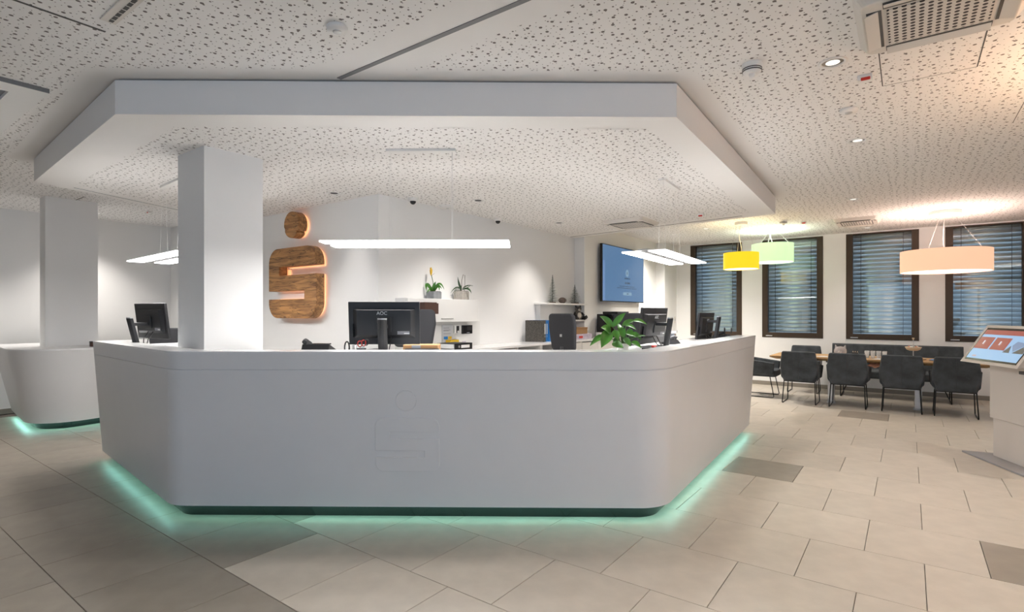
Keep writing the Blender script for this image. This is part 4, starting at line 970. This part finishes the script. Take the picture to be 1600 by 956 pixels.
# ================================================================ OFFICE CHAIRS (face local +y)
def office_chair(label, loc, rz, top, back_w=0.44, back_h=0.42):
    loc = (loc[0] - 0.30 * math.sin(rz), loc[1] + 0.30 * math.cos(rz), 0)     # loc is under the backrest
    t = thing('office_chair', label, 'office chair', loc, rz, 'high office chairs behind the counter')
    zb = top - back_h
    poly = fillet([(-back_w / 2 * 0.86, 0), (back_w / 2 * 0.86, 0), (back_w / 2, back_h * 0.62), (back_w / 2 * 0.94, back_h), (-back_w / 2 * 0.94, back_h), (-back_w / 2, back_h * 0.62)], [0.05, 0.05, 0.15, 0.05, 0.05, 0.15], 5, True)
    m = MB().prism(poly, 0, 0.055); m.v = [(p[0], -0.24 - p[2] - 0.10 * p[1], zb + p[1]) for p in m.v]
    m.build('backrest', 'officefabric', t, bevel=0.018, seg=3, recalc=True)
    MB().box(-0.012, 0.012, -0.325, -0.315, zb + back_h * 0.38, zb + back_h * 0.45).build('back_badge', 'alu', t)
    MB().tube([(0, -0.30, zb + 0.05), (0, -0.31, zb - 0.10), (0, -0.2, zb - 0.27), (0, 0, zb - 0.30)], 0.022, 8).build('back_stem', 'darkgrey', t)
    MB().prism(fillet([(-0.24, -0.22), (0.24, -0.22), (0.24, 0.24), (-0.24, 0.24)], [0.08] * 4, 5, True), zb - 0.28, zb - 0.20).build('seat', 'officefabric', t, bevel=0.025, seg=3)
    for s in (-1, 1):
        MB().tube([(s * 0.25, 0.0, zb - 0.26), (s * 0.30, 0.0, zb - 0.20), (s * 0.30, 0.0, zb - 0.03)], 0.016, 8).build('arm_post', 'darkgrey', t)
        MB().box(s * 0.30 - 0.04, s * 0.30 + 0.04, -0.13, 0.13, zb - 0.03, zb - 0.005).build('arm_pad', 'black', t, bevel=0.01)
    MB().cyl((0, 0, 0.08), (0, 0, zb - 0.28), 0.028, n=14).build('gas_lift', 'chrome', t)
    for k in range(5):
        a = 2 * PI * k / 5 + 0.3; MB().tube([(0, 0, 0.10), (0.30 * math.cos(a), 0.30 * math.sin(a), 0.065)], 0.02, 8).build('base_leg', 'darkgrey', t)
        MB().cyl((0.30 * math.cos(a) - 0.02 * math.sin(a), 0.30 * math.sin(a) + 0.02 * math.cos(a), 0.03), (0.30 * math.cos(a) + 0.02 * math.sin(a), 0.30 * math.sin(a) - 0.02 * math.cos(a), 0.03), 0.03, n=12).build('castor', 'black', t)
    return t
office_chair('dark grey office chair partly hidden behind the middle monitor', (3.60, 3.82, 0), math.radians(118), 1.485, 0.43, 0.36)
office_chair('dark grey office chair alone in the centre behind the counter', (5.16, 3.11, 0), math.radians(-100), 1.445, 0.38, 0.42)
office_chair('dark grey office chair behind the leafy plant and monitor', (6.09, 2.69, 0), math.radians(-100), 1.45, 0.36, 0.42)
office_chair('black office chair behind the left monitor by the column', (2.62, 6.75, 0), math.radians(-40), 1.28, 0.44, 0.36)

# ================================================================ PLANTS
def leaf_mb(L, w, base, az, el, droop, fold=0.15, n=8, roll=0.0):
    m = MB(); v = []; p = Vector(base); e = el; d2 = Vector((math.cos(az), math.sin(az), 0)); side = Vector((-math.sin(az), math.cos(az), 0))
    up0 = Vector((0, 0, 1))
    for i in range(n + 1):
        t = i / n; wd = w * math.sin(PI * min(1, 0.04 + t * 0.96) ** 0.8) * 0.5 + 0.0006
        tang = d2 * math.cos(e) + up0 * math.sin(e); nr = up0 * math.cos(e) - d2 * math.sin(e)
        sd = side * math.cos(roll) + nr * math.sin(roll); nn = nr * math.cos(roll) - side * math.sin(roll)
        v += [p - sd * wd + nn * wd * fold * 2, p - sd * wd * 0.5 + nn * wd * fold * 0.6, p, p + sd * wd * 0.5 + nn * wd * fold * 0.6, p + sd * wd + nn * wd * fold * 2]
        p = p + tang * (L / n); e -= droop / n
    up_n = len(v); v2 = [q - Vector((0, 0, 0.0012)) for q in v]
    f = []
    for i in range(n):
        for j in range(4):
            a = i * 5 + j; f.append((a, a + 1, a + 6, a + 5)); f.append(tuple(q + up_n for q in (a + 5, a + 6, a + 1, a)))
    m.add(v + v2, f, True); return m
def potted(name, label, loc, leaves, pot, potm, group=None, leafm='leaf'):
    t = thing(name, label, 'plant', loc, 0, group)
    pot(t)
    for (L, w, az, el, dr, sl, se) in leaves:
        a = math.radians(az); s0 = Vector((0.01 * math.cos(a), 0.01 * math.sin(a), t['soil']))
        e = math.radians(se); s1 = s0 + Vector((math.cos(a) * math.cos(e), math.sin(a) * math.cos(e), math.sin(e))) * sl
        if sl > 0.03: MB().tube([s0, s0.lerp(s1, 0.5) + Vector((0, 0, 0.008)), s1], 0.0035, 6).build('leaf_stalk', 'stem', t)
        leaf_mb(L, w, s1, a, math.radians(el), math.radians(dr)).build('leaf', leafm, t)
    del t['soil']
    return t
def pot_round(r0, r1, h, m_):
    def f(t):
        MB().lathe([(r0, 0), (r1, h), (r1 - 0.008, h), (r1 - 0.012, h - 0.02), (0.002, h - 0.02)], n=24).build('pot', m_, t)
        MB().lathe([(r1 - 0.014, h - 0.021), (0.002, h - 0.012)], n=20).build('soil', 'soil', t); t['soil'] = h - 0.015
    return f
def pot_square(a, h, m_):
    def f(t):
        MB().box(-a, a, -a, a, 0, h).build('pot', m_, t, bevel=0.008); MB().box(-a * 0.86, a * 0.86, -a * 0.86, a * 0.86, h - 0.002, h + 0.004).build('soil', 'soil', t); t['soil'] = h
    return f
# image right in room axes is azimuth -53.6 deg, towards viewer is 216 deg
R_ = -53.6
pl = thing('peace_lily', 'leafy green peace lily standing at the right corner of the counter', 'plant', (4.12, 1.90, 1.14))
pot_round(0.045, 0.055, 0.06, 'white')(pl); del pl['soil']
rv = Vector((0.593, -0.805, 0)); zv = Vector((0, 0, 1)); cv = Vector((-0.805, -0.593, 0))     # right, up, towards the viewer
def blade(pts, w, facing, tilt):
    """blade along pts (x right, z up, y towards viewer); facing = unit normal mix"""
    P = [rv * p[0] + cv * p[2] + zv * p[1] for p in pts]; n = 9; v = []
    def bez(t): return P[0] * (1 - t) ** 2 + P[1] * 2 * t * (1 - t) + P[2] * t * t
    nn0 = (cv * math.cos(tilt) + zv * math.sin(tilt)).normalized()
    for i in range(n + 1):
        t = i / n; p = bez(t); tg = (bez(min(1, t + 0.02)) - bez(max(0, t - 0.02))).normalized()
        nn = (nn0 - tg * nn0.dot(tg)).normalized(); sd = tg.cross(nn)
        wd = w * 0.5 * math.sin(PI * min(1.0, 0.03 + t * 0.97) ** 0.75) + 0.0008
        v += [p - sd * wd + nn * wd * 0.35, p - sd * wd * 0.5 + nn * wd * 0.1, p, p + sd * wd * 0.5 + nn * wd * 0.1, p + sd * wd + nn * wd * 0.35]
    m = len(v); v2 = [q - nn0 * 0.0012 for q in v]; f = []
    for i in range(n):
        for k in range(4):
            a = i * 5 + k; f.append((a, a + 1, a + 6, a + 5)); f.append(tuple(q + m for q in (a + 5, a + 6, a + 1, a)))
    return MB().add(v + v2, f, True)
U_ = 0.000458
rl = random.Random(5)
for (x0, y0, x1, y1, w, bow, dep, tl) in ((410, 400, 175, 215, 110, 40, 0.02, 0.5), (415, 400, 655, 150, 100, 30, 0.0, 0.3), (370, 500, 185, 415, 150, 30, 0.05, 0.6), (350, 490, 175, 770, 190, 40, 0.08, 0.35), (240, 560, -10, 745, 95, 40, 0.04, 0.6),
        (600, 385, 840, 290, 85, 40, -0.02, 0.6), (800, 300, 1055, 365, 80, 50, -0.03, 0.7), (570, 400, 480, 450, 110, 40, 0.06, 0.8), (640, 385, 800, 455, 70, 40, 0.07, 0.9), (650, 520, 820, 590, 90, 30, 0.05, 0.7), (790, 500, 925, 645, 65, 20, 0.02, 0.5), (780, 600, 990, 565, 55, 25, 0.03, 0.9),
        (740, 680, 895, 775, 95, 30, 0.06, 0.6), (400, 690, 560, 770, 130, 10, 0.09, 0.4), (430, 470, 490, 650, 120, 20, 0.05, 0.3), (540, 430, 610, 610, 130, 20, 0.03, 0.3), (690, 450, 770, 600, 110, 20, 0.0, 0.3), (610, 610, 700, 750, 100, 20, 0.07, 0.4), (500, 600, 440, 760, 90, 20, 0.0, 0.4), (560, 520, 660, 480, 90, 30, -0.04, 0.6)):
    def c_(x, y): return ((x - 600) * U_, (790 - y) * U_ + 0.02)
    a = c_(x0, y0); b_ = c_(x1, y1); mid = ((a[0] + b_[0]) / 2, (a[1] + b_[1]) / 2 + bow * U_ * 1.2)
    blade([(a[0], a[1], dep * 0.5), (mid[0], mid[1], dep), (b_[0], b_[1], dep * 1.3)], w * U_ * 1.1, None, tl).build('leaf', 'leaf', pl)
    st_ = [rv * (0.15 * a[0]) + zv * 0.04, rv * (0.45 * a[0]) + cv * dep * 0.2 + zv * (0.04 + 0.55 * max(0.0, a[1] - 0.04)), rv * a[0] + cv * dep * 0.5 + zv * a[1]]
    MB().tube(st_, 0.0035, 6).build('leaf_stalk', 'stem', pl)
bro = thing('bromeliad', 'yellow flowering plant in a grey concrete cube pot on the hanging cupboard', 'plant', (4.51, 4.46, 1.615))
pot_square(0.066, 0.085, 'concrete')(bro); del bro['soil']
orc = thing('orchid', 'bare orchid with dark strap leaves in a pale stone pot on the hanging cupboard', 'plant', (4.98, 4.45, 1.615))
pot_square(0.070, 0.105, 'stonepot')(orc); del orc['soil']
def fan(root, cx, cy, z0, un, rows, m_):
    for (x0, y0, xm, ym, x1, y1, w, dep, tl) in rows:
        q = lambda x, y: ((x - cx) * un, (cy - y) * un + z0)
        a_, b_, c2_ = q(x0, y0), q(xm, ym), q(x1, y1)
        b_ = (2 * b_[0] - 0.5 * (a_[0] + c2_[0]), 2 * b_[1] - 0.5 * (a_[1] + c2_[1]))
        blade([(a_[0], a_[1], dep * 0.3), (b_[0], b_[1], dep), (c2_[0], c2_[1], dep * 1.4)], w * un, None, tl).build('leaf', m_, root)
fan(bro, 280, 650, 0.085, 0.000507, ((245, 640, 130, 490, 120, 640, 80, 0.02, 0.5), (255, 650, 190, 610, 155, 690, 50, 0.05, 0.6), (270, 645, 290, 520, 325, 420, 80, 0.0, 0.2), (275, 650, 262, 580, 275, 510, 70, 0.02, 0.1), (235, 650, 205, 560, 180, 500, 60, 0.01, 0.3),
    (300, 640, 410, 475, 528, 600, 62, 0.02, 0.6), (320, 600, 400, 545, 420, 628, 58, 0.04, 0.5), (320, 590, 390, 520, 465, 585, 55, 0.0, 0.5), (300, 640, 320, 560, 360, 500, 60, -0.02, 0.3), (255, 650, 225, 600, 215, 540, 60, 0.03, 0.2)), 'leaf')
MB().tube([(0, 0, 0.085), (-0.005, 0.008, 0.2), (-0.018, 0.024, 0.29)], 0.004, 8).build('flower_stalk', 'stem', bro)
MB().lathe([(0.003, 0), (0.014, 0.03), (0.016, 0.06), (0.008, 0.09), (0.001, 0.10)], (-0.019, 0.025, 0.27), 12).build('flower_spike', 'yellowflower', bro)
for k in range(6): leaf_mb(0.055, 0.02, (-0.019, 0.025, 0.275 + 0.008 * k), k * 1.9, math.radians(72), 0.2, n=4).build('bract', 'yellowflower', bro)
leaf_mb(0.05, 0.008, (-0.017, 0.022, 0.27), math.radians(R_), math.radians(40), 0.1, n=4).build('dry_leaf', 'twig', bro)
fan(orc, 910, 640, 0.105, 0.00054, ((915, 610, 800, 560, 670, 690, 34, 0.03, 0.6), (935, 580, 1050, 515, 1180, 520, 28, 0.0, 0.6), (930, 605, 1070, 595, 1150, 692, 50, 0.05, 0.6), (940, 600, 1040, 570, 1115, 520, 26, 0.02, 0.7), (915, 600, 860, 480, 828, 310, 46, 0.0, 0.2),
    (900, 620, 800, 600, 700, 800, 9, 0.09, 0.3), (890, 625, 790, 640, 805, 795, 9, 0.09, 0.3), (905, 640, 900, 560, 920, 500, 40, 0.0, 0.1)), 'leafdark')
MB().tube([(0, 0, 0.10), (0.004, -0.003, 0.24), (0.014, -0.018, 0.31), (0.026, -0.034, 0.30), (0.026, -0.034, 0.14), (0.022, -0.03, 0.10)], 0.003, 6).build('flower_stalk', 'twig', orc)
# plant reaching in from the right edge
potted('potted_palm', 'tall leafy plant whose leaf tip reaches in at the right edge', (9.3, -1.95, 0),
       [(0.55, 0.12, 90, 35, 60, 0.75, 82), (0.5, 0.12, 150, 40, 60, 0.8, 84), (0.5, 0.12, 20, 40, 70, 0.8, 84), (0.5, 0.12, 240, 40, 70, 0.8, 84), (0.5, 0.12, 300, 40, 70, 0.7, 82), (0.45, 0.1, 200, 60, 40, 0.9, 86)],
       pot_round(0.14, 0.18, 0.35, 'concrete'), None)

# ================================================================ DESK ITEMS
def phone(label, loc, rz, h=0.08):
    t = thing('desk_phone', label, 'telephone', loc, rz, 'desk phones on the counter')
    v = [(-0.10, -0.09, 0), (0.10, -0.09, 0), (0.11, 0.11, 0), (-0.11, 0.11, 0), (-0.10, -0.045, h), (0.10, -0.045, h), (0.11, 0.105, 0.03), (-0.11, 0.105, 0.03)]
    MB().add(v, [(3, 2, 1, 0), (4, 5, 6, 7), (0, 1, 5, 4), (1, 2, 6, 5), (2, 3, 7, 6), (3, 0, 4, 7)]).build('phone_body', 'black', t, bevel=0.006)
    MB().tube([(-0.085, -0.04, h + 0.012), (-0.085, -0.02, h + 0.022), (-0.085, 0.06, h - 0.004), (-0.085, 0.085, h - 0.025)], 0.018, 10).build('handset', 'black', t)
    MB().box(-0.04, 0.09, -0.02, 0.02, h - 0.006, h + 0.002).build('phone_display', 'blackgloss', t)
    return t
fa = math.atan2(-0.814, 0.581)
phone('black desk phone left of the middle monitor', (2.34, 3.50, 1.14), fa, 0.085)
phone('black desk phone between the two right hand monitors', (5.30, 1.92, 1.14), 0.5, 0.05)
phone('black desk phone at the far right end of the counter', (6.88, 1.86, 1.14), 0.3, 0.05)
t = thing('stress_ball', 'red round knob beside the left desk phone', 'ball', (2.28, 3.57, 1.14))
MB().ball((0, 0, 0.025), 0.022, n=16, m=10).build('ball_body', 'red', t); MB().cyl((0, 0, 0), (0, 0, 0.008), 0.016, n=14).build('ball_foot', 'darkgrey', t)
t = thing('headset', 'black headset loop standing between phone and monitor', 'headset', (2.46, 3.32, 1.14), fa)
MB().tube([(0.035 * math.cos(a * PI / 8) * 0.5, 0, 0.055 + 0.045 * math.sin(a * PI / 8)) for a in range(17)], 0.006, 6).build('headband', 'black', t); MB().cyl((0, -0.012, 0.02), (0, 0.012, 0.02), 0.022, n=14).build('ear_cushion', 'black', t)
t = thing('pen_cup', 'small cup with red handled scissors left of the middle monitor', 'pen cup', (2.535, 3.25, 1.14), fa)
MB().lathe([(0.032, 0), (0.034, 0.05), (0.031, 0.05), (0.029, 0.004), (0.002, 0.004)], n=18).build('cup', 'darkgrey', t)
for k, (x, m_) in enumerate(((-0.012, 'red'), (0.016, 'red'), (0.036, 'black'))):
    c = Vector((x, 0.0, 0.082 + 0.006 * k)); pts = [c + Vector((0.016 * math.cos(a * PI / 6), 0.004 * math.sin(a), 0.022 * math.sin(a * PI / 6))) for a in range(13)]
    MB().tube(pts, 0.004, 6).build('scissor_handle', m_, t)
    MB().box(x * 0.5 - 0.003, x * 0.5 + 0.003, -0.002, 0.002, 0.01, 0.065).build('scissor_blade', 'alu', t)
t = thing('glass_vial', 'grey pen holder tube beside the scissors cup', 'pen holder', (2.50, 3.285, 1.14))
MB().lathe([(0.016, 0), (0.018, 0.075), (0.016, 0.075), (0.014, 0.004), (0.002, 0.004)], n=16).build('tube_wall', 'alu', t); MB().cyl((0.004, 0, 0.01), (0.012, 0.003, 0.095), 0.003, n=8).build('pen', 'black', t)
t = thing('scissors_stand', 'black pen holder with scissor loops at the right end of the counter', 'pen holder', (6.70, 1.735, 1.14))
MB().lathe([(0.028, 0), (0.03, 0.06), (0.027, 0.06), (0.025, 0.004), (0.002, 0.004)], n=16).build('cup', 'black', t)
for x in (-0.02, 0.02):
    MB().tube([Vector((x * 1.2 + 0.016 * math.cos(a * PI / 6), -x * 1.6, 0.10 + 0.035 * math.sin(a * PI / 6))) for a in range(13)], 0.004, 6).build('scissor_handle', 'black', t)
t = thing('paper_tray', 'white paper tray on a grey stand behind the far right monitor', 'tray', (6.35, 2.0 + 0.25, 1.14), 0.3)
MB().box(-0.15, 0.15, -0.02, 0.14, 0.07, 0.10).build('tray_body', 'white', t, bevel=0.003); MB().box(-0.13, 0.13, 0.0, 0.12, 0, 0.07).build('stand', 'greyblue', t)
t = thing('keyboard', 'black keyboard with red marker beside the plant', 'keyboard', (4.44, 1.78, 1.14), 0.1)
MB().box(-0.12, 0.12, -0.05, 0.05, 0, 0.018).build('key_tray', 'black', t, bevel=0.003); MB().box(-0.08, 0.0, -0.045, -0.02, 0.018, 0.035).build('red_marker', 'red', t, bevel=0.004)
t = thing('bank_flyer', 'small printed flyer clipped to the monitor beside the plant', 'flyer', (4.75, 1.86, 1.36), math.radians(18))
MB().box(0.16, 0.22, 0.02, 0.0225, 0.0, 0.11).build('flyer_sheet', 'paper', t); MB().box(0.17, 0.21, 0.0185, 0.02, 0.01, 0.05).build('flyer_print', 'red', t)
t = thing('wooden_tray', 'light wooden organiser with grey box behind the middle monitor', 'organiser', (2.98, 3.12, 1.14), fa)
MB().box(-0.12, 0.16, 0.0, 0.14, 0, 0.06).build('tray_body', 'cardboard', t, bevel=0.006); MB().box(-0.05, 0.02, -0.004, 0.0, 0.03, 0.055).build('grey_clip', 'greyblue', t); MB().box(-0.10, 0.17, -0.03, -0.004, 0, 0.03).build('black_rail', 'black', t, bevel=0.004)
